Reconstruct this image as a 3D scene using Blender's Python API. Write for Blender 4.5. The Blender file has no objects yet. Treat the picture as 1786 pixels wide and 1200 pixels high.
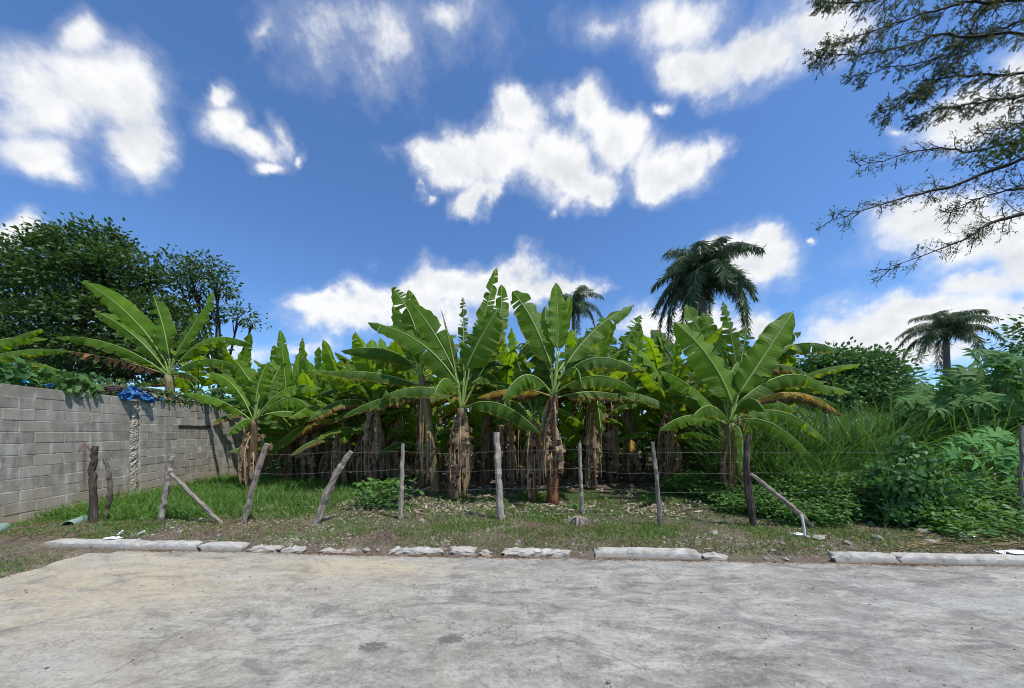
import bpy, math, random
import numpy as np

# ------------------------------------------------------------------ camera, sky, sun, exposure
sc = bpy.context.scene
col = sc.collection
FPX, HX, HY, CAMZ = 560.0, 893.0, 754.0, 1.6          # focal length / principal column / horizon row of the photo (1786 px wide)
cam_d = bpy.data.cameras.new('camera'); cam = bpy.data.objects.new('camera', cam_d); col.objects.link(cam)
cam.location = (0, 0, CAMZ); cam.rotation_euler = (math.radians(90), 0, 0)
cam_d.sensor_width = 36; cam_d.lens = 36 * FPX / 1786; cam_d.shift_y = (HY - 600) / 1786
cam_d.clip_start = 0.05; cam_d.clip_end = 3000
sc.camera = cam
SUN_EL, SUN_AZ = math.radians(62), math.radians(126)    # azimuth from +Y towards +X
sun_dir = (math.cos(SUN_EL)*math.sin(SUN_AZ), math.cos(SUN_EL)*math.cos(SUN_AZ), math.sin(SUN_EL))
sl = bpy.data.lights.new('sun', 'SUN'); sl.energy = 3.6; sl.angle = math.radians(0.55); sl.color = (1, .955, .88)
so = bpy.data.objects.new('sun', sl); col.objects.link(so)
from mathutils import Vector
so.rotation_euler = Vector(sun_dir).to_track_quat('Z', 'Y').to_euler()
so.location = (10, 10, 40)
sc.view_settings.view_transform = 'Standard'; sc.view_settings.look = 'None'
sc.view_settings.exposure = 0.45; sc.view_settings.gamma = 1
try: sc.view_settings.use_curve_mapping = False
except Exception: pass
sc.cycles.max_bounces = 7; sc.cycles.diffuse_bounces = 3; sc.cycles.transmission_bounces = 4; sc.cycles.glossy_bounces = 2
sc.cycles.sample_clamp_indirect = 6; sc.cycles.filter_width = 1.0

# clouds: lobes given where they stand in the sky (u = x/y, v = z/y of the direction), soft union, eroded by noise
LOBES = [  # px x, px y, rx, ry, rotation deg, strength
 (130,150,140,80,0,.72),(60,190,120,70,0,.75),(215,150,70,95,20,.85),(240,245,55,65,0,.95),(40,268,85,45,-15,.95),(125,55,55,50,20,.85),(100,300,50,20,-20,.7),
 (392,150,28,20,40,.75),(400,205,45,38,30,.8),(440,250,75,32,-25,.85),(460,297,30,15,0,.85),(495,255,18,45,10,.6),(520,298,16,12,0,.6),
 (620,25,150,70,0,.34),(700,60,90,60,0,.28),(770,10,75,40,20,.5),(460,55,20,30,0,.5),
 (765,280,62,38,10,1),(845,280,75,55,0,1),(900,215,52,45,0,1),(965,300,85,58,0,1),(1030,195,55,52,20,1),(1072,235,50,55,-30,1),(1000,325,62,38,0,1),(822,338,40,28,0,.95),(1095,215,25,20,0,.6),
 (1160,300,75,58,10,1.05),(1205,285,48,45,30,1),(1135,330,45,35,0,.95),(1252,265,20,26,0,.7),
 (1190,40,80,45,0,.52),(1060,40,60,40,0,.45),(1225,130,70,42,-15,.95),(1320,100,90,42,25,.92),(1420,45,90,50,25,.85),(1150,185,18,14,0,.6),
 (1700,205,120,48,15,1),(1780,150,60,60,0,1),(1630,395,115,48,20,1),(1720,420,120,60,0,1),(1780,470,80,60,0,1),(1700,505,90,24,10,.85),
 (560,520,55,30,0,.9),(630,535,90,42,0,.9),(710,530,80,42,0,.85),(790,515,85,52,0,1),(880,505,95,52,10,1),(960,500,62,34,0,1),(1018,508,28,16,0,.7),(740,565,100,28,0,.75),
 (1335,450,66,50,0,1.05),(1350,425,32,32,0,1),(1285,438,65,26,0,.95),(1427,436,9,9,0,.7),(1190,565,120,32,0,.85),(1310,580,80,26,0,.85),
 (1530,575,115,45,10,1),(1590,548,60,40,0,1),(1700,545,110,36,0,.95),(1770,560,60,50,0,.9),(1590,615,110,24,0,.85),
 (20,420,42,34,0,1),(120,605,200,26,0,.85),(520,605,60,16,0,.6),(1545,225,22,10,0,.5),(745,340,10,12,0,.55),(955,372,12,18,0,.5),(330,610,160,24,0,.7)]

def build_world():
    w = bpy.data.worlds.new('World'); sc.world = w; w.use_nodes = True
    nt = w.node_tree; N = nt.nodes; L = nt.links; N.clear()
    def nd(t, **k):
        n = N.new(t)
        for a, b in k.items(): setattr(n, a, b)
        return n
    def math_(op, a, b=None, c=None, clamp=False):
        n = nd('ShaderNodeMath', operation=op); n.use_clamp = clamp
        for i, v in enumerate((a, b, c)):
            if v is None: continue
            if isinstance(v, (int, float)): n.inputs[i].default_value = v
            else: L.new(v, n.inputs[i])
        return n.outputs[0]
    out = nd('ShaderNodeOutputWorld'); bg = nd('ShaderNodeBackground'); bg.inputs[1].default_value = 0.148
    L.new(bg.outputs[0], out.inputs[0])
    sky = nd('ShaderNodeTexSky', sky_type='NISHITA'); sky.sun_disc = False
    sky.sun_elevation = SUN_EL; sky.sun_rotation = SUN_AZ
    sky.air_density = 1.0; sky.dust_density = 0.3; sky.ozone_density = 2.2; sky.altitude = 0
    hsv = nd('ShaderNodeHueSaturation'); hsv.inputs['Saturation'].default_value = 1.0; hsv.inputs['Value'].default_value = 1.0
    tint = nd('ShaderNodeMix', data_type='RGBA', blend_type='MULTIPLY'); tint.inputs['Factor'].default_value = 1; tint.inputs['B'].default_value = (.50, .685, .90, 1)
    L.new(sky.outputs[0], tint.inputs['A']); L.new(tint.outputs['Result'], hsv.inputs['Color'])
    tc = nd('ShaderNodeTexCoord'); sep = nd('ShaderNodeSeparateXYZ'); L.new(tc.outputs['Generated'], sep.inputs[0])
    ysafe = math_('MAXIMUM', sep.outputs[1], 0.03)
    u = math_('DIVIDE', sep.outputs[0], ysafe); v = math_('DIVIDE', sep.outputs[2], ysafe)
    comb = nd('ShaderNodeCombineXYZ'); L.new(u, comb.inputs[0]); L.new(v, comb.inputs[1])
    # turbulence that bends the outlines
    def noise(vec, scale, detail=5, rough=.55):
        n = nd('ShaderNodeTexNoise'); n.inputs['Scale'].default_value = scale; n.inputs['Detail'].default_value = detail
        n.inputs['Roughness'].default_value = rough; L.new(vec, n.inputs['Vector']); return n
    def warp(vec, src, scale, amp, detail=4):
        n1 = noise(src, scale, detail, .55)
        sub = nd('ShaderNodeVectorMath', operation='SUBTRACT'); L.new(n1.outputs['Color'], sub.inputs[0]); sub.inputs[1].default_value = (.5, .5, .5)
        fl = nd('ShaderNodeVectorMath', operation='MULTIPLY'); L.new(sub.outputs[0], fl.inputs[0]); fl.inputs[1].default_value = (amp, amp, 0)
        add = nd('ShaderNodeVectorMath', operation='ADD'); L.new(vec, add.inputs[0]); L.new(fl.outputs[0], add.inputs[1]); return add.outputs[0]
    warped = warp(comb.outputs[0], tc.outputs['Generated'], 3.5, .22, 2)
    warped = warp(warped, tc.outputs['Generated'], 10, .19, 8)
    acc = None
    for (cx, cy, rx, ry, rot, st) in LOBES:
        m = nd('ShaderNodeMapping', vector_type='TEXTURE')
        m.inputs['Location'].default_value = ((cx - HX)/FPX, (HY - cy)/FPX, 0)
        m.inputs['Rotation'].default_value = (0, 0, math.radians(rot))
        m.inputs['Scale'].default_value = (rx*1.36/FPX, ry*1.36/FPX, 1)
        L.new(warped, m.inputs['Vector'])
        ln = nd('ShaderNodeVectorMath', operation='LENGTH'); L.new(m.outputs[0], ln.inputs[0])
        f = math_('MULTIPLY_ADD', ln.outputs['Value'], -st, st)
        acc = f if acc is None else math_('SMOOTH_MAX', acc, f, 0.28)
    front = math_('MULTIPLY', math_('GREATER_THAN', sep.outputs[1], 0.05), 1.0)
    acc = math_('MAXIMUM', acc, -1.0)
    acc = math_('MULTIPLY_ADD', math_('ADD', acc, 1.0), front, -1.0)
    # the same kind of cumulus over the rest of the sky
    big = noise(tc.outputs['Generated'], 2.6, 3, .5)
    outm = math_('MAXIMUM', math_('SUBTRACT', math_('ABSOLUTE', u), 1.68), math_('SUBTRACT', v, 1.42))
    outm = math_('MAXIMUM', outm, math_('SUBTRACT', 0.25, sep.outputs[1]))
    outm = math_('MULTIPLY', outm, 3.5, clamp=True)
    gen = math_('MULTIPLY_ADD', big.outputs[0], 3.2, -1.72)
    gen = math_('MULTIPLY_ADD', math_('ADD', gen, 1.0), outm, -1.0)
    acc = math_('MAXIMUM', acc, gen)
    n2 = noise(tc.outputs['Generated'], 7, 9, .64)
    er = math_('MULTIPLY_ADD', n2.outputs[0], 1.35, -0.66)
    dens = math_('ADD', acc, er)
    def srange(x, lo, hi):
        mr = nd('ShaderNodeMapRange', interpolation_type='SMOOTHSTEP'); mr.inputs[1].default_value = lo; mr.inputs[2].default_value = hi
        L.new(x, mr.inputs[0]); return mr.outputs[0]
    body = srange(dens, 0.05, 0.60)
    wisp = math_('MULTIPLY', srange(dens, -0.14, 0.36), 0.24)
    cov = math_('MAXIMUM', body, wisp)
    cov = math_('MULTIPLY', cov, srange(sep.outputs[2], -.02, .05))
    cov = math_('MULTIPLY', cov, 0.97)
    # relief: density a little towards the light compared with here (lit rims, greyer bases)
    sh_v = nd('ShaderNodeVectorMath', operation='ADD'); L.new(tc.outputs['Generated'], sh_v.inputs[0]); sh_v.inputs[1].default_value = (.008, -.01, .030)
    n2b = noise(sh_v.outputs[0], 7, 6, .64)
    n3 = noise(tc.outputs['Generated'], 5, 5, .6)
    rel = math_('MULTIPLY_ADD', math_('SUBTRACT', n2b.outputs[0], n2.outputs[0]), 2.2, .05)
    thick = math_('MULTIPLY', srange(math_('ADD', acc, math_('MULTIPLY_ADD', n3.outputs[0], 2.4, -1.2)), .25, 1.05), .75)
    sh = math_('ADD', math_('MULTIPLY', thick, .55), math_('MULTIPLY', rel, srange(dens, .1, .7)), clamp=True)
    mixc = nd('ShaderNodeMix', data_type='RGBA'); L.new(sh, mixc.inputs['Factor'])
    mixc.inputs['A'].default_value = (4.95, 4.98, 5.0, 1); mixc.inputs['B'].default_value = (3.2, 3.4, 3.65, 1)
    mx = nd('ShaderNodeMix', data_type='RGBA'); L.new(cov, mx.inputs['Factor']); L.new(hsv.outputs[0], mx.inputs['A']); L.new(mixc.outputs['Result'], mx.inputs['B'])
    L.new(mx.outputs['Result'], bg.inputs[0])
    w.cycles.sampling_method = 'MANUAL'; w.cycles.sample_map_resolution = 512
build_world()

# ------------------------------------------------------------------ helpers
rng = np.random.default_rng(7)
random.seed(7)
def P(px, py, Z): return np.array([(px - HX)*Z/FPX, Z, CAMZ - (py - HY)*Z/FPX])
def zat(py, zg=0.08): return FPX*(CAMZ - zg)/(py - HY)
def G(px, py, zg=0.08):
    Z = zat(py, zg); return np.array([(px - HX)*Z/FPX, Z, zg])
def yk(x): return 4.118 - 0.0473*x                        # front foot of the kerb
def sstep(a): a = np.clip(a, 0, 1); return a*a*(3 - 2*a)
def vnoise(x, y, s=1.0, seed=0):
    """cheap smooth value noise on arrays, 0..1"""
    x = np.asarray(x, float)*s + seed*17.3; y = np.asarray(y, float)*s + seed*9.1
    xi = np.floor(x); yi = np.floor(y); fx = sstep(x - xi); fy = sstep(y - yi)
    def h(a, b):
        t = np.sin(a*127.1 + b*311.7 + seed*74.7)*43758.5453; return t - np.floor(t)
    return (h(xi, yi)*(1-fx) + h(xi+1, yi)*fx)*(1-fy) + (h(xi, yi+1)*(1-fx) + h(xi+1, yi+1)*fx)*fy
def fbm(x, y, s=1.0, seed=0, o=4):
    r = 0; a = .5; t = 0
    for i in range(o):
        r = r + a*vnoise(x, y, s*2**i, seed+i); t += a; a *= .5
    return r/t
def gh(x, y):
    """height of the ground"""
    x = np.asarray(x, float); y = np.asarray(y, float)
    n = fbm(x, y, 2.2, 3, 3) - .5
    ramp = sstep((y - yk(x) + 0.06 + n*.10)/.34)
    h = -0.012 + ramp*.088 + (fbm(x, y, 1.3, 11) - .5)*.05*ramp + n*.012
    h = h + sstep((y - 7.0)/6)*0.06
    road = (y < yk(x) - .12) & (x > -5.72 + (fbm(x, y, 3, 5) - .5)*.5)
    left = (x <= -5.3) & (y < yk(x) + .1)
    h = np.where(left, 0.010 + n*.05, h)
    return np.where(road, -0.06, h)

def mesh_np(name, V, F4=None, F3=None, mats=(), uv=None, midx=None, attr=None, smooth=True):
    V = np.asarray(V, np.float32)
    me = bpy.data.meshes.new(name)
    me.vertices.add(len(V)); me.vertices.foreach_set('co', V.ravel())
    n4 = 0 if F4 is None else len(F4); n3 = 0 if F3 is None else len(F3)
    parts = []; tot = []
    if n4: parts.append(np.asarray(F4, np.int32).ravel()); tot.append(np.full(n4, 4, np.int32))
    if n3: parts.append(np.asarray(F3, np.int32).ravel()); tot.append(np.full(n3, 3, np.int32))
    lv = np.concatenate(parts); lt = np.concatenate(tot)
    ls = np.concatenate(([0], np.cumsum(lt)[:-1])).astype(np.int32)
    me.loops.add(len(lv)); me.loops.foreach_set('vertex_index', lv)
    me.polygons.add(len(lt)); me.polygons.foreach_set('loop_start', ls); me.polygons.foreach_set('loop_total', lt)
    if midx is not None: me.polygons.foreach_set('material_index', np.asarray(midx, np.int32))
    me.polygons.foreach_set('use_smooth', np.full(len(lt), smooth, bool))
    if uv is not None:
        l = me.uv_layers.new(name='UVMap'); l.data.foreach_set('uv', np.asarray(uv, np.float32)[lv].ravel())
    if attr is not None:
        a = me.attributes.new('rnd', 'FLOAT', 'POINT'); a.data.foreach_set('value', np.asarray(attr, np.float32))
    for m in mats: me.materials.append(m)
    me.update(calc_edges=True); me.validate()
    return me
def link(name, me, parent=None, loc=(0, 0, 0), **props):
    o = bpy.data.objects.new(name, me); col.objects.link(o); o.location = loc
    if parent is not None: o.parent = parent
    for k, v in props.items():
        if v is not None: o[k] = v
    return o
def thing(name, label, cat, loc, group=None, kind=None):
    o = bpy.data.objects.new(name, None); col.objects.link(o); o.location = loc; o.empty_display_size = .2
    o['label'] = label; o['category'] = cat
    if group: o['group'] = group
    if kind: o['kind'] = kind
    return o
def norm(v): return v/np.maximum(np.linalg.norm(v, axis=-1, keepdims=True), 1e-9)
def tube(pts, rad, sides=6, cap=True, wob=0, seed=0, u0=0):
    pts = np.asarray(pts, float); n = len(pts); rad = np.broadcast_to(np.asarray(rad, float), (n,))
    T = norm(np.gradient(pts, axis=0))
    up = np.array([0, 0, 1.]) if abs(T[0][2]) < .9 else np.array([1., 0, 0])
    X = np.empty_like(T); x = norm(np.cross(T[0], up))
    for i in range(n):
        x = norm(x - T[i]*np.dot(x, T[i])); X[i] = x
    Y = np.cross(T, X)
    a = np.linspace(0, 2*np.pi, sides, endpoint=False)
    r = rad[:, None]*np.ones((1, sides))
    if wob:
        rs = np.random.default_rng(seed)
        r = r*(1 + wob*(rs.normal(size=(n, sides))*.5 + rs.normal(size=(1, sides))*.7))
    V = pts[:, None, :] + (np.cos(a)[None, :, None]*X[:, None, :] + np.sin(a)[None, :, None]*Y[:, None, :])*r[..., None]
    V = V.reshape(-1, 3)
    i = np.arange(n-1)[:, None]*sides; j = np.arange(sides)[None, :]; k = (np.arange(sides)+1)[None, :] % sides
    F = np.stack([i+j, i+k, i+sides+k, i+sides+j], -1).reshape(-1, 4)
    uv = np.stack([np.repeat(np.arange(n)/(n-1), sides), np.tile(np.arange(sides)/sides, n)], -1)
    if cap:
        V = np.vstack([V, pts[:1], pts[-1:]]); uv = np.vstack([uv, [[0, .5]], [[1, .5]]])
        c0, c1 = n*sides, n*sides+1; jj = np.arange(sides); kk = (jj+1) % sides
        A = np.stack([np.full(sides, c0), kk, jj, jj], -1); B = np.stack([np.full(sides, c1), (n-1)*sides+jj, (n-1)*sides+kk, (n-1)*sides+kk], -1)
        F3 = np.vstack([A[:, :3], B[:, :3]])
        return V, F, F3, uv
    return V, F, np.zeros((0, 3), int), uv
class Bag:
    """collects pieces of ONE object"""
    def __init__(s): s.V=[]; s.F4=[]; s.F3=[]; s.uv=[]; s.at=[]; s.m4=[]; s.m3=[]; s.n=0
    def add(s, V, F4=None, F3=None, uv=None, at=0.0, m=0):
        V = np.asarray(V, float); k = len(V)
        if F4 is not None and len(F4): s.F4.append(np.asarray(F4)+s.n); s.m4.append(np.full(len(F4), m))
        if F3 is not None and len(F3): s.F3.append(np.asarray(F3)+s.n); s.m3.append(np.full(len(F3), m))
        s.V.append(V); s.uv.append(np.zeros((k, 2)) if uv is None else uv); s.at.append(np.broadcast_to(np.asarray(at, float), (k,))); s.n += k
    def tube(s, pts, rad, sides=5, cap=True, m=0, at=0.0, wob=0, seed=0):
        V, F, F3, uv = tube(pts, rad, sides, cap, wob, seed); s.add(V, F, F3, uv, at, m)
    def mesh(s, name, mats, off=(0, 0, 0), smooth=True):
        V = np.vstack(s.V) - np.asarray(off)
        F4 = np.vstack(s.F4) if s.F4 else None; F3 = np.vstack(s.F3) if s.F3 else None
        mi = np.concatenate(s.m4 + s.m3)
        return mesh_np(name, V, F4, F3, mats, np.vstack(s.uv), mi, np.concatenate(s.at), smooth)
def scatter(bag, tmpl, pos, X, Y, Z, sc_, at, m=0):
    """copies of a template (V, F4, F3, uv) with axes X, Y, Z (n,3) and scales"""
    TV, F4, F3, uv = tmpl; n = len(pos); k = len(TV)
    sc_ = np.asarray(sc_, float)
    if sc_.ndim == 1: sc_ = np.repeat(sc_[:, None], 3, 1)
    q = TV[None]*sc_[:, None, :]
    V = pos[:, None, :] + q[..., 0:1]*X[:, None] + q[..., 1:2]*Y[:, None] + q[..., 2:3]*Z[:, None]
    o = (np.arange(n)*k)[:, None, None]
    f4 = (np.asarray(F4)[None]+o).reshape(-1, 4) if F4 is not None and len(F4) else None
    f3 = (np.asarray(F3)[None]+o).reshape(-1, 3) if F3 is not None and len(F3) else None
    bag.add(V.reshape(-1, 3), f4, f3, np.tile(uv, (n, 1)), np.repeat(at, k), m)
def axes_from(d, nref):
    """leaf axes: Y along d, Z near nref"""
    Y = norm(d); Zv = nref - (nref*Y).sum(-1, keepdims=True)*Y; Zv = norm(Zv); X = np.cross(Y, Zv); return X, Y, Zv
def rdir(n, r=None):
    r = r or rng; return norm(r.normal(size=(n, 3)))
# templates: leaf folded along its midrib (unit length along +Y), grass blade, curled dry leaf
T_LEAF = (np.array([[0,0,0],[.0,.5,-.02],[0,1,-.10],[-.23,.42,.07],[.23,.42,.07]]), None, np.array([[0,4,1],[0,1,3],[1,4,2],[1,2,3]]), np.array([[0,.5],[.5,.5],[1,.5],[.4,0],[.4,1.]]))
T_OVAL = (np.array([[0,0,0],[0,.35,-.01],[0,.7,-.04],[0,1,-.16],[-.22,.25,.05],[-.25,.6,.03],[.22,.25,.05],[.25,.6,.03]]), np.array([[1,6,7,2],[4,1,2,5]]), np.array([[0,6,1],[0,1,4],[2,7,3],[5,2,3]]), np.array([[0,.5],[.35,.5],[.7,.5],[1,.5],[.3,0],[.6,0],[.3,1],[.6,1.]]))
T_HEART = (np.array([[0,.06,0],[0,.5,-.02],[0,1,-.14],[-.3,0,.05],[-.42,.3,.07],[-.25,.68,.03],[.3,0,.05],[.42,.3,.07],[.25,.68,.03]]), np.array([[0,6,7,1],[3,0,1,4]]), np.array([[1,7,8],[1,8,2],[4,1,5],[1,2,5]]), np.array([[0,.5],[.5,.5],[1,.5],[0,0],[.3,0],[.7,0],[0,1],[.3,1],[.7,1.]]))
def blade_t(bend=.45, w=.02, seg=4):
    V=[]; F=[]; uv=[]
    for i in range(seg+1):
        t=i/seg; a=bend*t*1.6; x=bend*t*t; z=t*(1-.35*bend*t)
        ww=w*(1-t**1.6)*(1 if i else .7)
        V += [[x,-ww,z],[x,ww,z]]; uv += [[t,0],[t,1]]
    for i in range(seg): F.append([2*i,2*i+1,2*i+3,2*i+2])
    return (np.array(V), np.array(F), None, np.array(uv,float))
T_DRY = (np.array([[-.5,0,.10],[-.2,.12,.0],[.15,.1,.03],[.5,.02,.12],[-.4,-.15,.02],[-.1,-.2,.06],[.2,-.18,-.0],[.45,-.1,.1]]), np.array([[0,4,5,1],[1,5,6,2],[2,6,7,3]]), None, np.array([[0,0],[.3,0],[.6,0],[1,0],[0,1],[.3,1],[.6,1],[1,1.]]))

# ------------------------------------------------------------------ materials
MATS = {}
def new_mat(name):
    m = bpy.data.materials.new(name); m.use_nodes = True; nt = m.node_tree; nt.nodes.clear()
    out = nt.nodes.new('ShaderNodeOutputMaterial'); MATS[name] = m
    class H: pass
    h = H(); h.nt = nt; h.N = nt.nodes; h.L = nt.links; h.out = out
    def nd(t, **k):
        n = nt.nodes.new(t)
        for a, b in k.items(): setattr(n, a, b)
        return n
    def setin(n, i, v):
        if hasattr(v, 'is_output') or isinstance(v, bpy.types.NodeSocket): nt.links.new(v, n.inputs[i])
        else: n.inputs[i].default_value = v
    def mth(op, a, b=None, c=None, clamp=False):
        n = nd('ShaderNodeMath', operation=op); n.use_clamp = clamp
        for i, v in enumerate((a, b, c)):
            if v is not None: setin(n, i, v)
        return n.outputs[0]
    def noise(vec, scale, detail=4, rough=.55, dist=0):
        n = nd('ShaderNodeTexNoise'); n.inputs['Scale'].default_value = scale; n.inputs['Detail'].default_value = detail
        n.inputs['Roughness'].default_value = rough; n.inputs['Distortion'].default_value = dist
        if vec is not None: nt.links.new(vec, n.inputs['Vector'])
        return n.outputs[0]
    def ramp(fac, stops, interp='LINEAR'):
        n = nd('ShaderNodeValToRGB'); cr = n.color_ramp; cr.interpolation = interp
        while len(cr.elements) < len(stops): cr.elements.new(.5)
        for e, (p, c) in zip(cr.elements, stops): e.position = p; e.color = (*c, 1) if len(c) == 3 else c
        nt.links.new(fac, n.inputs[0]); return n.outputs[0]
    def mix(f, a, b, mode='MIX'):
        n = nd('ShaderNodeMix', data_type='RGBA', blend_type=mode)
        for k, v in (('Factor', f), ('A', a), ('B', b)):
            s = [i for i in n.inputs if i.name == k and (k == 'Factor' and i.type == 'VALUE' or k != 'Factor' and i.type == 'RGBA')][0]
            if isinstance(v, bpy.types.NodeSocket): nt.links.new(v, s)
            elif isinstance(v, (int, float)): s.default_value = v
            else: s.default_value = (*v, 1) if len(v) == 3 else v
        return [o for o in n.outputs if o.type == 'RGBA'][0]
    def mapping(vec, scale=(1,1,1), rot=(0,0,0), loc=(0,0,0)):
        n = nd('ShaderNodeMapping'); nt.links.new(vec, n.inputs[0]); n.inputs['Scale'].default_value = scale; n.inputs['Rotation'].default_value = rot; n.inputs['Location'].default_value = loc
        return n.outputs[0]
    def bsdf(color, rough=.6, spec=.4, bump=None, bstr=.3, bdist=.01, nrm=None):
        b = nd('ShaderNodeBsdfPrincipled'); setin(b, 'Base Color', color if isinstance(color, bpy.types.NodeSocket) else (*color, 1)); setin(b, 'Roughness', rough); setin(b, 'Specular IOR Level', spec)
        if bump is not None:
            bn = nd('ShaderNodeBump'); bn.inputs['Strength'].default_value = bstr; bn.inputs['Distance'].default_value = bdist
            nt.links.new(bump, bn.inputs['Height']); nt.links.new(bn.outputs[0], b.inputs['Normal'])
        return b
    def finish(sh): nt.links.new(sh.outputs[0] if hasattr(sh, 'outputs') else sh, out.inputs[0]); return m
    h.nd, h.mth, h.noise, h.ramp, h.mix, h.mapping, h.bsdf, h.finish = nd, mth, noise, ramp, mix, mapping, bsdf, finish
    h.pos = lambda: nd('ShaderNodeNewGeometry').outputs['Position']
    h.obj = lambda: nd('ShaderNodeTexCoord').outputs['Object']
    h.uv = lambda: nd('ShaderNodeUVMap').outputs[0]
    h.rnd = lambda: nd('ShaderNodeAttribute', attribute_name='rnd').outputs['Fac']
    h.orand = lambda: nd('ShaderNodeObjectInfo').outputs['Random']
    return h
def translucent(h, base, tcol, fac, rough=.45, spec=.35, bump=None, bstr=.3, bdist=.004):
    b = h.bsdf(base, rough, spec, bump, bstr, bdist)
    t = h.nd('ShaderNodeBsdfTranslucent'); h.L.new(tcol, t.inputs[0])
    m = h.nd('ShaderNodeMixShader'); m.inputs[0].default_value = fac
    h.L.new(b.outputs[0], m.inputs[1]); h.L.new(t.outputs[0], m.inputs[2]); return m

def mat_banana(name, c1, c2, tr, edge=None, edge_w=.8):
    h = new_mat(name); uv = h.uv(); r = h.orand()
    sx = h.nd('ShaderNodeSeparateXYZ'); h.L.new(uv, sx.inputs[0]); s, v = sx.outputs[0], sx.outputs[1]
    base = h.mix(r, c1, c2)
    n = h.noise(h.mapping(uv, (34, .7, 1)), 1.0, 4, .65)
    n2 = h.noise(h.pos(), 2.2, 3)
    base = h.mix(h.mth('MULTIPLY_ADD', n, 2.0, -.55, clamp=True), base, tuple(x*.55 for x in c1))
    base = h.mix(h.mth('MULTIPLY_ADD', n2, 1.4, -.45, clamp=True), base, tuple(min(1, x*1.45) for x in c2))
    tcol = h.mix(n, tr, tuple(x*.6 for x in tr))
    # pale strip at the rib, worn brown margin
    ribf = h.mth('MULTIPLY', h.mth('LESS_THAN', v, .06), .5)
    base = h.mix(ribf, base, (.22, .30, .09))
    en = h.noise(h.mapping(uv, (45, 1.5, 1)), 1.0, 3, .6)
    thr = h.mth('MULTIPLY_ADD', en, .5, h.mth('SUBTRACT', v, edge_w + .22))
    if edge:
        y = h.mth('MULTIPLY', thr, 7.0, clamp=True)
        y2 = h.mth('MULTIPLY', h.mth('SUBTRACT', thr, .12), 9.0, clamp=True)
        base = h.mix(y, base, edge[0]); base = h.mix(y2, base, edge[1])
        tcol = h.mix(y, tcol, edge[0]); tcol = h.mix(y2, tcol, tuple(x*.5 for x in edge[1]))
    else:
        y = h.mth('MULTIPLY', h.mth('SUBTRACT', v, .975), 40.0, clamp=True)
        base = h.mix(h.mth('MULTIPLY', y, .6), base, (.25, .22, .08))
    w = h.noise(h.mapping(uv, (46, .35, 1)), 1.0, 3, .55)
    return h.finish(translucent(h, base, tcol, .50, .5, .26, w, .8, .03))
BR = ((.42, .30, .03), (.20, .11, .05))
M_leaf = [mat_banana('banana_leaf_dark', (.044, .105, .014), (.064, .14, .016), (.22, .38, .010), BR, .90),
          mat_banana('banana_leaf_mid', (.066, .145, .014), (.098, .195, .017), (.32, .52, .012), BR, .93),
          mat_banana('banana_leaf_fresh', (.100, .205, .014), (.132, .255, .017), (.34, .56, .012))]
M_leafold = mat_banana('banana_leaf_browning', (.06, .13, .03), (.09, .16, .03), (.22, .33, .03), BR, .62)
M_leafyel = mat_banana('banana_leaf_yellow', (.45, .30, .03), (.36, .27, .04), (.55, .36, .03), ((.40, .22, .04), (.16, .085, .04)), .5)
def mat_dead(name, c1, c2, c3):
    h = new_mat(name); uv = h.uv()
    n = h.noise(h.mapping(uv, (14, 3, 1)), 1.0, 5, .65); r = h.orand()
    c = h.ramp(n, [(.2, c1), (.5, c2), (.78, c3)])
    c = h.mix(h.mth('MULTIPLY', r, .65), c, (.13, .065, .035))
    return h.finish(translucent(h, c, c, .18, .8, .15, n, .5, .01))
M_dead = mat_dead('dead_banana_leaf', (.09, .058, .038), (.25, .175, .115), (.42, .33, .24))
M_deadpale = mat_dead('pale_dead_leaf', (.13, .085, .052), (.30, .215, .14), (.48, .37, .265))
M_deadorange = mat_dead('orange_dead_leaf', (.22, .10, .045), (.40, .20, .09), (.52, .31, .17))
def mat_rib():
    h = new_mat('banana_rib'); n = h.noise(h.obj(), 6, 3)
    return h.finish(h.bsdf(h.mix(n, (.13, .22, .045), (.27, .35, .09)), .45, .35))
M_rib = mat_rib()
def mat_ribdead():
    h = new_mat('dry_rib'); n = h.noise(h.obj(), 6, 3)
    return h.finish(h.bsdf(h.mix(n, (.30, .22, .10), (.48, .36, .16)), .6, .25))
M_ribdry = mat_ribdead()
def mat_stem(name, low, mid, top):
    h = new_mat(name); uv = h.uv(); sx = h.nd('ShaderNodeSeparateXYZ'); h.L.new(uv, sx.inputs[0])
    n = h.noise(h.mapping(uv, (5, 14, 1)), 1.0, 5, .65); n2 = h.noise(h.obj(), 9, 4, .6)
    g = h.mth('MULTIPLY_ADD', h.mth('SUBTRACT', n2, .5), .45, sx.outputs[0])
    c = h.ramp(g, [(0.0, low), (.45, mid), (.78, top), (1, tuple(x*1.15 for x in top))])
    c = h.mix(h.mth('MULTIPLY_ADD', n, 2.2, -.75, clamp=True), (.045, .024, .015), c)
    st = h.noise(h.mapping(uv, (1.2, 40, 1)), 1.0, 3, .6)
    c = h.mix(h.mth('MULTIPLY_ADD', st, 1.6, -.7, clamp=True), c, tuple(min(1, x*1.7) for x in mid))
    return h.finish(h.bsdf(c, .55, .3, n, .7, .02))
M_stem_brown = mat_stem('pseudostem_brown', (.20, .12, .07), (.17, .10, .06), (.16, .15, .07))
M_stem_red = mat_stem('pseudostem_red', (.34, .15, .06), (.25, .075, .035), (.17, .10, .06))
M_stem_yellow = mat_stem('pseudostem_yellow', (.34, .17, .05), (.30, .20, .06), (.20, .26, .08))
M_stem_green = mat_stem('pseudostem_green', (.22, .15, .07), (.24, .22, .08), (.26, .24, .10))
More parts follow.
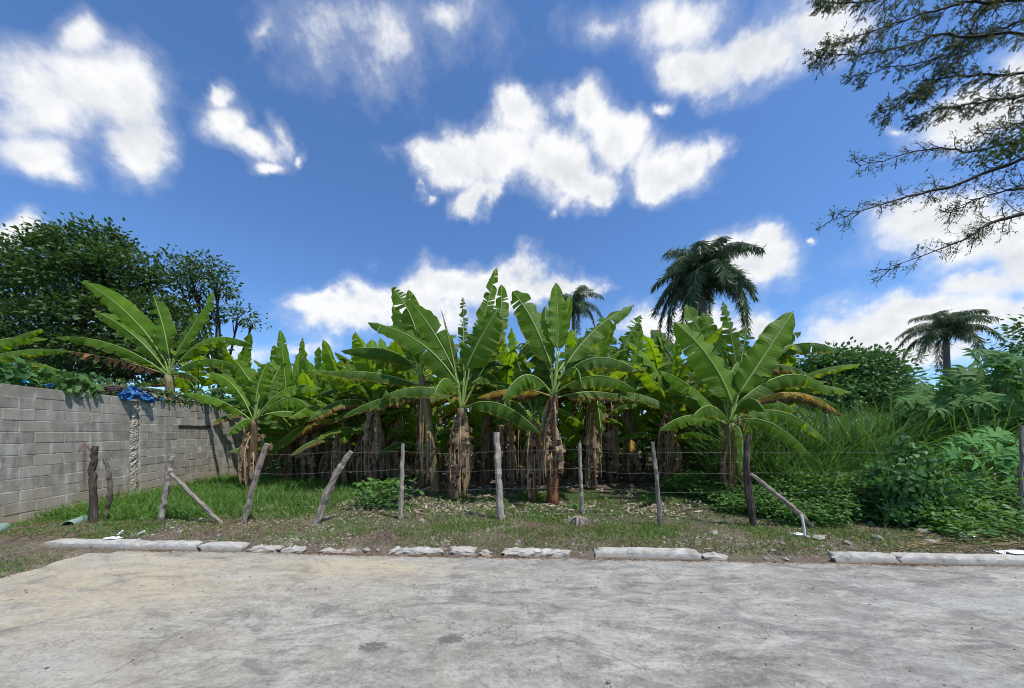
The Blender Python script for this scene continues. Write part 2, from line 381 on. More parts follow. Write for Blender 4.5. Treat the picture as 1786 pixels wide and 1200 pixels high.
def mat_foliage(name, c1, c2, c3, tr, fac=.35, rough=.5):
    h = new_mat(name); r = h.rnd(); n = h.noise(h.pos(), .9, 2)
    c = h.ramp(r, [(0, c1), (.55, c2), (1, c3)])
    t = h.mix(r, tuple(x*.6 for x in tr), tr)
    c = h.mix(h.mth('MULTIPLY_ADD', n, .9, -.3, clamp=True), c, tuple(x*1.5 for x in c2))
    return h.finish(translucent(h, c, t, fac, rough, .35))
M_mango = mat_foliage('tree_leaf_dark', (.026, .060, .018), (.045, .095, .026), (.10, .16, .045), (.10, .19, .025), .3)
M_bush = mat_foliage('bush_leaf', (.030, .085, .028), (.050, .13, .038), (.10, .20, .06), (.11, .26, .04), .32)
M_over = mat_foliage('overhang_leaf', (.016, .028, .013), (.028, .050, .017), (.07, .115, .025), (.13, .20, .02), .3)
M_grass = mat_foliage('grass_blade', (.05, .12, .02), (.085, .185, .028), (.15, .27, .05), (.22, .40, .04), .36)
M_grassdry = mat_foliage('dry_grass', (.12, .085, .045), (.24, .18, .09), (.36, .28, .15), (.2, .15, .07), .2, .8)
M_tall = mat_foliage('tall_grass_blade', (.034, .092, .020), (.058, .14, .028), (.13, .23, .06), (.15, .30, .04), .34)
M_weed = mat_foliage('weed_leaf', (.04, .11, .024), (.07, .165, .034), (.13, .25, .05), (.18, .38, .04), .36)
M_vine = mat_foliage('vine_leaf', (.034, .10, .03), (.058, .15, .042), (.11, .24, .065), (.14, .34, .04), .34)
M_palm = mat_foliage('palm_leaflet', (.035, .070, .034), (.062, .115, .055), (.16, .21, .12), (.14, .22, .06), .32)
M_litter = mat_foliage('leaf_litter_dry', (.11, .085, .062), (.30, .24, .18), (.56, .48, .38), (.2, .15, .09), .1, .85)
M_litterbrown = mat_foliage('leaf_litter_brown', (.07, .04, .025), (.17, .10, .06), (.32, .21, .12), (.15, .1, .05), .1, .85)
def mat_castor(name, c1, c2):
    h = new_mat(name); r = h.orand(); n = h.noise(h.obj(), 4, 3)
    c = h.mix(r, c1, c2); c = h.mix(h.mth('MULTIPLY', n, .5), c, tuple(x*1.7 for x in c2))
    t = h.mix(r, (.07, .20, .05), (.14, .32, .06))
    return h.finish(translucent(h, c, t, .30, .6, .16))
M_castor = mat_castor('castor_leaf', (.054, .125, .032), (.080, .175, .045))
M_castor2 = mat_castor('castor_leaf_young', (.085, .22, .055), (.115, .27, .07))
def mat_bark(name, c1, c2, c3, sc_=8, rough=.85):
    h = new_mat(name); o = h.obj(); uv = h.uv()
    n = h.noise(h.mapping(uv, (5, 9, 1)), 1.0, 6, .7, .6); n2 = h.noise(o, sc_*2.5, 4, .6)
    c = h.ramp(n, [(.3, c1), (.5, c2), (.68, c3)]); c = h.mix(h.mth('MULTIPLY', n2, .5), c, c2)
    return h.finish(h.bsdf(c, rough, .2, n, .9, .03))
M_bark = mat_bark('tree_bark', (.03, .024, .02), (.075, .06, .05), (.13, .11, .09))
M_barkdark = mat_bark('dark_bark', (.012, .010, .009), (.03, .025, .02), (.06, .05, .04))
M_postgrey = mat_bark('weathered_post', (.045, .034, .028), (.27, .23, .19), (.56, .50, .43))
M_postpale = mat_bark('pale_post', (.10, .085, .07), (.34, .30, .25), (.52, .47, .41))
M_postdark = mat_bark('dark_post', (.02, .016, .014), (.075, .058, .046), (.20, .16, .13))
M_palmtrunk = mat_bark('palm_trunk', (.07, .07, .06), (.15, .145, .125), (.25, .24, .21))
M_vinewood = mat_bark('vine_wood', (.05, .04, .033), (.14, .115, .09), (.25, .21, .17))
def mat_plain(name, c, rough=.5, spec=.4, var=.25):
    h = new_mat(name); n = h.noise(h.obj(), 14, 4, .6)
    return h.finish(h.bsdf(h.mix(n, tuple(x*(1-var) for x in c), tuple(min(1, x*(1+var)) for x in c)), rough, spec, n, .2, .005))
M_wire = mat_plain('galvanised_wire', (.17, .16, .15), .6, .3)
M_blue = mat_plain('blue_plastic', (.03, .14, .36), .5, .3, .5)
M_cyan = mat_plain('cyan_plastic', (.05, .38, .62), .35, .5, .3)
M_paper = mat_plain('white_paper', (.74, .77, .80), .7, .2, .08)
M_pvc = mat_plain('white_plastic', (.78, .77, .72), .4, .4, .06)
M_teal = mat_plain('faded_green_plastic', (.20, .30, .26), .6, .3, .3)
def mat_stone(name, c1, c2):
    h = new_mat(name); r = h.orand(); o = h.obj(); n = h.noise(o, 14, 5, .65)
    c = h.mix(n, c1, c2); c = h.mix(h.mth('MULTIPLY', r, .35), c, tuple(x*.55 for x in c1))
    return h.finish(h.bsdf(c, .88, .2, n, .7, .02))
M_stone = mat_stone('pale_rubble', (.26, .23, .19), (.50, .47, .41))
M_kerb = None
def mat_kerb():
    h = new_mat('kerb_concrete'); p = h.pos(); n = h.noise(p, 9, 6, .65); n2 = h.noise(p, 60, 3, .6); n3 = h.noise(p, 2.3, 3)
    c = h.ramp(n, [(.25, (.16, .15, .135)), (.45, (.36, .345, .315)), (.66, (.52, .51, .48))])
    c = h.mix(h.mth('MULTIPLY_ADD', n2, 1.5, -.65, clamp=True), c, (.24, .225, .20))
    c = h.mix(h.mth('MULTIPLY_ADD', n3, 1.4, -.6, clamp=True), c, (.42, .36, .28))
    sz = h.nd('ShaderNodeSeparateXYZ'); h.L.new(p, sz.inputs[0])
    dirt = h.mth('MULTIPLY_ADD', sz.outputs[2], -22.0, h.mth('MULTIPLY_ADD', n, 2.2, .05), clamp=True)
    c = h.mix(h.mth('MULTIPLY', dirt, .8), c, (.27, .22, .16))
    return h.finish(h.bsdf(c, .9, .15, h.mth('ADD', n, h.mth('MULTIPLY', n2, .4)), .6, .015))
M_kerb = mat_kerb()
def mat_road():
    h = new_mat('road_concrete'); p = h.pos()
    sx = h.nd('ShaderNodeSeparateXYZ'); h.L.new(p, sx.inputs[0]); X, Y = sx.outputs[0], sx.outputs[1]
    big = h.noise(p, .75, 4, .6, .5)
    streak = h.noise(h.mapping(p, (1.0, 3.2, 1), (0, 0, .55)), 2.0, 8, .72, .9)
    streak2 = h.noise(h.mapping(p, (1.0, 2.6, 1), (0, 0, -.25)), 5.0, 8, .72, 1.2)
    fine = h.noise(p, 34, 6, .75, .6); grit = h.noise(p, 170, 3, .7)
    warm = h.mth('MULTIPLY_ADD', X, -.16, h.mth('MULTIPLY_ADD', big, 2.2, -.85), clamp=True)
    c = h.ramp(streak, [(.33, (.15, .145, .135)), (.46, (.28, .275, .26)), (.55, (.37, .365, .345)), (.68, (.52, .51, .485))])
    c = h.mix(h.mth('MULTIPLY', warm, .6), c, (.50, .445, .345))
    worn = h.mth('MULTIPLY_ADD', h.noise(h.mapping(p, (1, 1.8, 1), (0, 0, .35), (5, 9, 0)), 1.1, 7, .7, 1.2), 9.0, -4.7, clamp=True)
    c = h.mix(h.mth('MULTIPLY', worn, .55), c, (.55, .54, .515))
    wet = h.mth('MULTIPLY_ADD', h.noise(h.mapping(p, (1, 1.8, 1), (0, 0, .2), (1, 4, 0)), 1.4, 8, .74, 1.4), 10.0, -5.2, clamp=True)
    c = h.mix(h.mth('MULTIPLY', wet, .75), c, (.17, .17, .168))
    c = h.mix(h.mth('MULTIPLY', h.mth('MULTIPLY_ADD', streak2, 6.0, -3.1, clamp=True), .6), c, (.20, .20, .198))
    c = h.mix(h.mth('MULTIPLY', h.mth('MULTIPLY_ADD', big, 6.0, -3.1, clamp=True), .45), c, (.42, .425, .43))
    mid = h.noise(h.mapping(p, (1, 1.5, 1), (0, 0, .3)), 15, 7, .75, 1.2)
    c = h.mix(h.mth('MULTIPLY', h.mth('MULTIPLY_ADD', mid, 8.0, -4.3, clamp=True), .55), c, (.15, .15, .148))
    c = h.mix(h.mth('MULTIPLY', h.mth('MULTIPLY_ADD', mid, -8.0, 3.6, clamp=True), .5), c, (.54, .54, .525))
    c = h.mix(h.mth('MULTIPLY', h.mth('MULTIPLY_ADD', fine, 8.0, -4.4, clamp=True), .6), c, (.12, .12, .118))
    c = h.mix(h.mth('MULTIPLY', h.mth('MULTIPLY_ADD', fine, -8.0, 3.5, clamp=True), .5), c, (.58, .58, .57))
    c = h.mix(h.mth('MULTIPLY', h.mth('MULTIPLY_ADD', grit, 7.0, -4.0, clamp=True), .5), c, (.10, .10, .098))
    def ridge_lines(scale, wdt, dist, rough=.6):
        return h.mth('MULTIPLY_ADD', h.mth('ABSOLUTE', h.mth('SUBTRACT', h.noise(p, scale, 4, rough, dist), .5)), -wdt, 1.0, clamp=True)
    patch = h.mth('MULTIPLY_ADD', h.noise(p, 1.3, 4, .6), 6.0, -2.9, clamp=True)
    patch2 = h.mth('MULTIPLY_ADD', h.noise(h.mapping(p, loc=(7, 3, 0)), 1.6, 4, .6), 6.0, -2.9, clamp=True)
    c = h.mix(h.mth('MULTIPLY', h.mth('MULTIPLY', ridge_lines(11, 40.0, 1.0), patch), .6), c, (.13, .125, .12))
    c = h.mix(h.mth('MULTIPLY', h.mth('MULTIPLY', ridge_lines(19, 26.0, 1.4), patch2), .55), c, (.60, .60, .59))
    # two long wandering cracks
    wob_ = h.noise(p, 1.6, 5, .65)
    for (kx, ky, off_) in ((1.0, .22, -1.25), (.25, 1.0, -2.95)):
        ln_ = h.mth('ABSOLUTE', h.mth('ADD', h.mth('MULTIPLY_ADD', X, kx, h.mth('MULTIPLY', Y, ky)), h.mth('MULTIPLY_ADD', wob_, .9, off_)))
        c = h.mix(h.mth('MULTIPLY', h.mth('MULTIPLY_ADD', ln_, -130.0, 1.0, clamp=True), .75), c, (.12, .11, .10))
    # sandy stain washed from the verge on the left
    def gauss(cx, cy, rx, ry):
        a = h.mth('DIVIDE', h.mth('SUBTRACT', X, cx), rx); b = h.mth('DIVIDE', h.mth('SUBTRACT', Y, cy), ry)
        return h.mth('SUBTRACT', 1.0, h.mth('ADD', h.mth('MULTIPLY', a, a), h.mth('MULTIPLY', b, b)), clamp=True)
    sand = h.mth('MAXIMUM', gauss(-1.9, 3.75, 1.5, .42), h.mth('MULTIPLY', gauss(-4.2, 3.4, 2.2, 1.0), .75))
    sand = h.mth('MULTIPLY', sand, h.mth('MULTIPLY_ADD', streak, 3.0, -1.0, clamp=True))
    c = h.mix(h.mth('MULTIPLY', sand, .75), c, (.52, .44, .29))
    # oil / water spots
    for (px, py, rx, ry) in ((785, 1115, .17, .10), (650, 1128, .16, .10)):
        g = G(px, py, 0)
        sp = h.mth('MULTIPLY_ADD', gauss(float(g[0]), float(g[1]), rx, ry), 3.2, h.mth('MULTIPLY_ADD', h.mth('ADD', mid, fine), 5.0, -6.6), clamp=True)
        c = h.mix(h.mth('MULTIPLY', sp, .85), c, (.12, .12, .118))
    # gutter dirt along the kerb
    d = h.mth('SUBTRACT', h.mth('MULTIPLY_ADD', X, -0.0473, 4.118), Y)
    gn = h.noise(h.mapping(p, (1, 3, 1)), 7, 5, .7)
    gut = h.mth('MULTIPLY_ADD', d, -7.0, h.mth('MULTIPLY_ADD', gn, 2.4, -.55), clamp=True)
    c = h.mix(1.0, c, (.92, .90, .845), 'MULTIPLY')
    c = h.mix(h.mth('MULTIPLY', gut, .8), c, (.24, .19, .13))
    band = h.mth('MULTIPLY', gauss(0, 0, 1, 1), 0.0)
    hgt = h.mth('ADD', h.mth('MULTIPLY', mid, .6), h.mth('ADD', h.mth('MULTIPLY', fine, .5), h.mth('MULTIPLY', grit, .25)))
    return h.finish(h.bsdf(c, .88, .22, hgt, .8, .02))
M_road = mat_road()
def mat_ground():
    h = new_mat('soil'); p = h.pos()
    n = h.noise(p, 2.0, 6, .65); f = h.noise(p, 26, 5, .7); g = h.noise(p, 90, 3, .6)
    c = h.ramp(n, [(.3, (.06, .045, .034)), (.5, (.12, .094, .070)), (.7, (.21, .175, .135))])
    c = h.mix(h.mth('MULTIPLY_ADD', f, 5.0, -2.7, clamp=True), c, (.34, .30, .24))
    c = h.mix(h.mth('MULTIPLY_ADD', f, -3.0, 1.2, clamp=True), c, (.05, .037, .027))
    c = h.mix(h.mth('MULTIPLY_ADD', g, 6.0, -3.5, clamp=True), c, (.50, .46, .39))
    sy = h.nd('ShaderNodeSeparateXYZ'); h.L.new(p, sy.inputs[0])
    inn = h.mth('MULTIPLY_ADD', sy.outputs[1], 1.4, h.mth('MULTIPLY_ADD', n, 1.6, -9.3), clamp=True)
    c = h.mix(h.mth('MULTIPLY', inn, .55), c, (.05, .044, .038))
    gr = h.noise(p, 1.1, 5, .6); sx = h.nd('ShaderNodeSeparateXYZ'); h.L.new(p, sx.inputs[0])
    far = h.mth('MULTIPLY_ADD', sx.outputs[1], .05, -.9, clamp=True)
    grn = h.mth('ADD', h.mth('MULTIPLY_ADD', gr, 3.0, -1.5, clamp=True), far, clamp=True)
    c = h.mix(h.mth('MULTIPLY', grn, .55), c, (.06, .10, .025))
    return h.finish(h.bsdf(c, .95, .1, h.mth('ADD', f, h.mth('MULTIPLY', g, .5)), .8, .03))
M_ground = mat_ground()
WD = np.array([-.2195, .9756, 0]); WN = np.array([.9756, .2195, 0])      # wall direction / face normal
W0 = np.array([-8.36 + .225*.64, 4.6, 0])
def wall_at(px):                                                        # distance along the wall seen at column px
    Z = 5.24*767/(767 - px); return (Z - 4.6)/.9756
def mat_block(name, mortar=False):
    h = new_mat(name); p = h.pos(); r = h.orand()
    n = h.noise(p, 5, 5, .65); f = h.noise(p, 55, 4, .65); n2 = h.noise(p, 1.6, 4, .6)
    if mortar:
        c = h.ramp(n, [(.3, (.14, .13, .115)), (.42, (.29, .28, .25)), (.60, (.52, .505, .465))])
    else:
        c = h.mix(r, (.225, .20, .165), (.37, .34, .285))
        c = h.mix(h.mth('MULTIPLY_ADD', n, 2.0, -.8, clamp=True), c, (.42, .41, .375))
        c = h.mix(h.mth('MULTIPLY_ADD', f, 2.6, -1.35, clamp=True), c, (.20, .19, .17))
    sx = h.nd('ShaderNodeSeparateXYZ'); h.L.new(p, sx.inputs[0]); z = sx.outputs[2]
    wv = h.nd('ShaderNodeVectorMath', operation='DOT_PRODUCT'); h.L.new(p, wv.inputs[0]); wv.inputs[1].default_value = tuple(WD)
    along = h.mth('SUBTRACT', wv.outputs['Value'], float(np.dot(W0, WD)))
    drip = h.noise(h.mapping(p, (3.2, 3.2, .5)), 2.0, 4, .6)
    c = h.mix(h.mth('MULTIPLY', h.mth('MULTIPLY_ADD', drip, 4.5, -2.35, clamp=True), .6), c, (.62, .61, .57))
    c = h.mix(h.mth('MULTIPLY', h.mth('MULTIPLY_ADD', drip, -4.5, 1.95, clamp=True), .6), c, (.16, .152, .137))
    # earth splashed on the lowest courses
    alg = h.mth('MULTIPLY', h.mth('MULTIPLY_ADD', h.noise(p, 1.1, 6, .7, .6), 6.0, -3.1, clamp=True), .45)
    c = h.mix(alg, c, (.20, .18, .145))
    sp = h.mth('MULTIPLY_ADD', z, -1.5, h.mth('MULTIPLY_ADD', n2, 1.3, .45), clamp=True)
    c = h.mix(h.mth('MULTIPLY', sp, .75), c, (.36, .29, .21))
    # sprayed red arrow (flat print)
    a0 = wall_at(146)
    jit = h.mth('MULTIPLY_ADD', f, .05, -.025)
    cx = h.mth('ADD', h.mth('SUBTRACT', along, a0), h.mth('MULTIPLY_ADD', z, -.02, jit))
    zt, zb = 1.34, .32
    shaft = h.mth('MULTIPLY', h.mth('MULTIPLY_ADD', h.mth('ABSOLUTE', cx), -38.0, 1.75, clamp=True),
                  h.mth('MULTIPLY', h.mth('MULTIPLY_ADD', z, 2.2, -2.2*zb, clamp=True), h.mth('LESS_THAN', z, zt)))
    head = h.mth('ABSOLUTE', h.mth('SUBTRACT', h.mth('MULTIPLY', h.mth('ABSOLUTE', cx), 1.35), h.mth('SUBTRACT', zt + .03, z)))
    head = h.mth('MULTIPLY', h.mth('MULTIPLY_ADD', head, -24.0, 1.5, clamp=True), h.mth('MULTIPLY', h.mth('LESS_THAN', h.mth('ABSOLUTE', cx), .13), h.mth('LESS_THAN', z, zt+.06)))
    red = h.mth('MAXIMUM', shaft, head)
    c = h.mix(h.mth('MULTIPLY', red, h.mth('MULTIPLY_ADD', n, 1.0, .1)), c, (.20, .055, .042))
    return h.finish(h.bsdf(c, .92, .12, h.mth('ADD', h.mth('MULTIPLY', f, .6), n), .6, .012))
M_block = mat_block('concrete_block'); M_mortar = mat_block('mortar', True)
def mat_rubble():
    h = new_mat('rubble_concrete'); p = h.pos(); n = h.noise(p, 28, 5, .7)
    v = h.nd('ShaderNodeTexVoronoi'); h.L.new(p, v.inputs['Vector']); v.inputs['Scale'].default_value = 26
    c = h.ramp(n, [(.3, (.10, .09, .075)), (.46, (.34, .305, .25)), (.64, (.58, .53, .44))])
    c = h.mix(h.mth('MULTIPLY', v.outputs['Distance'], .9), c, (.40, .37, .31))
    return h.finish(h.bsdf(c, .95, .1, h.mth('ADD', n, v.outputs['Distance']), 1.0, .03))
M_rubble = mat_rubble()
M_darkwood = mat_plain('dark_batten', (.035, .033, .032), .8, .2)

# ------------------------------------------------------------------ ground, road, kerb
def axis(lo, hi, step, far, g=1.25):
    a = list(np.arange(lo, hi + 1e-6, step)); s = step
    while a[-1] < far: s *= g; a.append(a[-1] + s)
    s = step; b = [a[0]]
    while b[-1] > -far: s *= g; b.append(b[-1] - s)
    return np.array(sorted(set(b[1:] + a)))
def build_ground():
    xs = axis(-10, 11, .075, 900); ys = axis(3.0, 10.5, .075, 900)
    X, Y = np.meshgrid(xs, ys, indexing='ij'); H = gh(X, Y)
    V = np.stack([X, Y, H], -1).reshape(-1, 3); ny = len(ys)
    i = np.arange(len(xs)-1)[:, None]*ny; j = np.arange(ny-1)[None]
    F = np.stack([i+j, i+ny+j, i+ny+j+1, i+j+1], -1).reshape(-1, 4)
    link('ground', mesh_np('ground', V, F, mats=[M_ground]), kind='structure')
build_ground()
def box_bev(x0, x1, y0, y1, z0, z1, b):
    """a block with a chamfered top and vertical edges"""
    V = []
    for z, i in ((z0, 0), (z1 - b, 0), (z1, b)):
        for (x, y) in ((x0+i, y0+i), (x1-i, y0+i), (x1-i, y1-i), (x0+i, y1-i)): V.append((x, y, z))
    F = [[3,2,1,0],[8,9,10,11]]
    for k in (0, 4):
        for q in range(4): F.append([k+q, k+(q+1) % 4, k+4+(q+1) % 4, k+4+q])
    return np.array(V, float), np.array(F)
def build_road():
    road = bpy.data.objects.new('road', None); col.objects.link(road); road['kind'] = 'structure'
    xe = [-5.62, -2.66, 3.42, 9.5, 15.5, 21.5]
    def slab(x0, x1, y0, y1k, gap=.0022):
        # y1k None: follows the kerb line; grid top so that the surface can be a little uneven
        nx = max(2, int((x1-x0)/.12)); ny = 34
        u = np.linspace(0, 1, nx); v = np.linspace(0, 1, ny)
        U, Vv = np.meshgrid(u, v, indexing='ij'); X = x0 + gap + (x1-x0-2*gap)*U
        yt = yk(X) - .004 if y1k is None else y1k - gap
        Y = (y0 + gap) + (yt - y0 - gap)*Vv
        if x0 < -5.5:
            X = X + np.where(U < .001, (fbm(X*0, Y, 4, 9) - .5)*.22, 0)
        Zh = (fbm(X, Y, 3.0, 21, 4) - .5)*.006
        ed = (U < 1e-6) | (U > 1 - 1e-6) | (Vv < 1e-6) | (Vv > 1 - 1e-6)
        Zh = Zh - np.where(ed, .0008, 0)
        V = np.stack([X, Y, Zh], -1).reshape(-1, 3); n = len(V)
        i = np.arange(nx-1)[:, None]*ny; j = np.arange(ny-1)[None]
        F = np.stack([i+j, i+ny+j, i+ny+j+1, i+j+1], -1).reshape(-1, 4)
        rim = list(range(0, ny)) + [k*ny+ny-1 for k in range(1, nx)] + [(nx-1)*ny+k for k in range(ny-2, -1, -1)] + [k*ny for k in range(nx-2, 0, -1)]
        upr = V[rim].copy(); low = V[rim].copy(); low[:, 2] = -.055
        m = len(rim); a = np.arange(m); S = np.stack([n+a, n+(a+1) % m, n+m+(a+1) % m, n+m+a], -1)
        me = mesh_np('concrete_slab', np.vstack([V, upr, low]), np.vstack([F, S]), mats=[M_road]); link('concrete_slab', me, road)
    for a, b in zip(xe[:-1], xe[1:]):
        if a < -5: slab(a, b, 2.60, None); slab(a, b, -4, 2.60)
        else: slab(a, b, -4, None)
build_road()
def build_kerb():
    kb = bpy.data.objects.new('kerb', None); col.objects.link(kb); kb['kind'] = 'structure'
    segs = [(75,240,1),(243,340,1),(344,420,.9),(432,481,.62),(490,530,.5),(556,592,.55),(598,616,.4),(680,771,.72),(786,826,.85),(838,858,.6),(878,992,.78),(1040,1226,1.05),(1230,1269,.75),(1457,1570,1),(1573,1900,1),(1903,2200,1)]
    for k, (a, b, hs) in enumerate(segs):
        def xk(px):
            t = (px-HX)/FPX; return 4.118*t/(1+.0473*t)
        x0, x1 = xk(a), xk(b); n = max(4, int((x1-x0)/.05))
        prof = np.array([[-.004, -.08], [.0, .020], [.006, .070], [.016, .088], [.030, .094], [.13, .096], [.16, .088], [.17, -.08]])
        prof = prof*np.array([.85 + .15*hs, 1]); prof[:, 1] = np.where(prof[:, 1] > 0, prof[:, 1]*hs, prof[:, 1])
        rs = np.random.default_rng(100+k); xs = np.linspace(x0, x1, n); m = len(prof)
        V = np.zeros((n, m, 3))
        rough = (.006 if hs >= .9 else .026)
        for i, x in enumerate(xs):
            e = min(i, n-1-i); sh = 1 if e > 1 else (.93 if e else .80)
            if hs < .8: sh *= 1 - .35*fbm(np.array(x), np.array(0.), 9, 40+k)
            V[i, :, 0] = x + rs.normal(0, .006 if 0 < i < n-1 else .022, m); V[i, :, 1] = yk(x) + prof[:, 0] + rs.normal(0, rough*.35, m)
            V[i, :, 2] = np.where(prof[:, 1] > 0, prof[:, 1]*sh*(.90 + .20*fbm(np.array(x), np.array(3.), 2.2, 60+k)), prof[:, 1]) + rs.normal(0, rough*.3, m)*(prof[:, 1] > 0)
        i = np.arange(n-1)[:, None]*m; j = np.arange(m-1)[None]
        F = np.stack([i+j, i+m+j, i+m+j+1, i+j+1], -1).reshape(-1, 4)
        V = V.reshape(-1, 3); c0 = len(V); V = np.vstack([V, V[:m].mean(0)[None], V[(n-1)*m:].mean(0)[None]])
        jj = np.arange(m-1); F3 = np.vstack([np.stack([np.full(m-1, c0), jj, jj+1], -1), np.stack([np.full(m-1, c0+1), (n-1)*m+jj+1, (n-1)*m+jj], -1)])
        link('kerb_block', mesh_np('kerb_block', V, F, F3, [M_kerb], smooth=False), kb)
build_kerb()

# ------------------------------------------------------------------ concrete block wall
def build_wall():
    w = thing('block_wall', 'long grey concrete block wall with a sprayed red arrow on the left', 'wall', tuple(W0))
    def wl(a, d, z): return WD*a + WN*d + np.array([0, 0, z])            # local point (along, outwards, up)
    def lbox(name, a0, a1, d0, d1, z0, z1, mat, parent=w, jit=0, seed=0, **pr):
        V = np.array([wl(a, d, z) for z in (z0, z1) for (a, d) in ((a0, d0), (a1, d0), (a1, d1), (a0, d1))])
        V += np.random.default_rng(seed).normal(0, jit, V.shape) if jit else 0
        F = [[3,2,1,0],[4,5,6,7],[0,1,5,4],[1,2,6,5],[2,3,7,6],[3,0,4,7]]
        return link(name, mesh_np(name, V, F, mats=[mat], smooth=False), parent, **pr)
    LEN, BL, CH = 17.6, .457, .2
    ac = wall_at(236); cw = .125
    for (a0, a1) in ((0, ac-cw), (ac+cw, LEN)): lbox('mortar_core', a0, a1, -.15, -.0045, -.15, 2.385, M_mortar)
    # block meshes shared: chamfered face
    shapes = []
    for s in range(8):
        for half in (1, .5):
            rs = np.random.default_rng(s); L = BL*half - .011; H = CH - .011; b = .006
            pts = []
            for d, i in ((-.13, 0), (-.006, 0), (0, b)):
                for (a, z) in ((-L/2+i, -H/2+i), (L/2-i, -H/2+i), (L/2-i, H/2-i), (-L/2+i, H/2-i)):
                    pts.append(wl(a + rs.normal(0, .0035), d, z + rs.normal(0, .003)))
            F = [[3,2,1,0],[8,9,10,11]] + [[k+q, k+(q+1) % 4, k+4+(q+1) % 4, k+4+q] for k in (0, 4) for q in range(4)]
            shapes.append(mesh_np('block', np.array(pts), np.array(F), mats=[M_block], smooth=False))
    far = Bag(); rs = random.Random(3)
    for c in range(12):
        off = (BL/2 if c % 2 else 0) + rs.uniform(-.03, .03)
        for (s0, s1) in ((0.0, ac-cw-.005), (ac+cw+.005, LEN)):
            a = s0; first = True
            while a < s1 - .06:
                L = BL*rs.uniform(.985, 1.015)
                if first: L = off if off > .12 else BL*.985; first = False
                if a + L > s1 - .05: L = s1 - a
                missing = (c == 11 and (abs(a + L/2 - ac) < .28))
                d = rs.uniform(-.004, .005); z = .005 + CH*(c+.5) + rs.uniform(-.003, .003)
                if not missing:
                    me = shapes[2*rs.randrange(8)]
                    if a < 7.4:
                        o = link('block', me, w, tuple(wl(a + L/2, d, z)))
                        k = (L - .011)/(BL - .011)
                        V = np.empty(len(me.vertices)*3); me.vertices.foreach_get('co', V); V = V.reshape(-1, 3)
                        if abs(k - 1) > .03:
                            al = V @ WD; V2 = V + np.outer(al*(k-1), WD)
                            fs = [list(p.vertices) for p in me.polygons]
                            o.data = mesh_np('block', V2, np.array(fs), mats=[M_block], smooth=False)
                        o.rotation_euler = (0, 0, rs.uniform(-.008, .008))
                    else:
                        V = np.empty(len(me.vertices)*3); me.vertices.foreach_get('co', V); V = V.reshape(-1, 3)
                        al = V @ WD; V = V + np.outer(al*((L-.011)/(BL-.011) - 1), WD) + wl(a + L/2, d, z)
                        far.add(V, np.array([list(p.vertices) for p in me.polygons]))
                a += L
    link('block_courses', far.mesh('block_courses', [M_block], smooth=False), w, kind='stuff')
    # cast column with open rubble face, leaning a little
    n = 40; rs2 = np.random.default_rng(5); V = []; prof = [(-cw+.012, -.14), (-cw+.012, -.012), (-.06, .022), (0, .028), (.06, .022), (cw-.012, -.012), (cw-.012, -.14)]
    for i in range(n):
        z = -.1 + 2.44*i/(n-1)
        for (a, d) in prof: V.append(wl(a + .022*(z-1.2) + rs2.normal(0, .006), d - .012 + rs2.normal(0, .009)*(d > -.1), z))
    m = len(prof); V = np.array(V) + wl(ac, 0, 0); i = np.arange(n-1)[:, None]*m; j = np.arange(m-1)[None]
    F = np.stack([i+j, i+j+1, i+m+j+1, i+m+j], -1).reshape(-1, 4)
    link('column', mesh_np('column', V, F, mats=[M_rubble], smooth=False), w)
    a0, a1 = wall_at(311), wall_at(366)
    o = lbox('batten', a0, a1, -.002, .03, 1.76, 1.80, M_darkwood, jit=.004, seed=4)
build_wall()

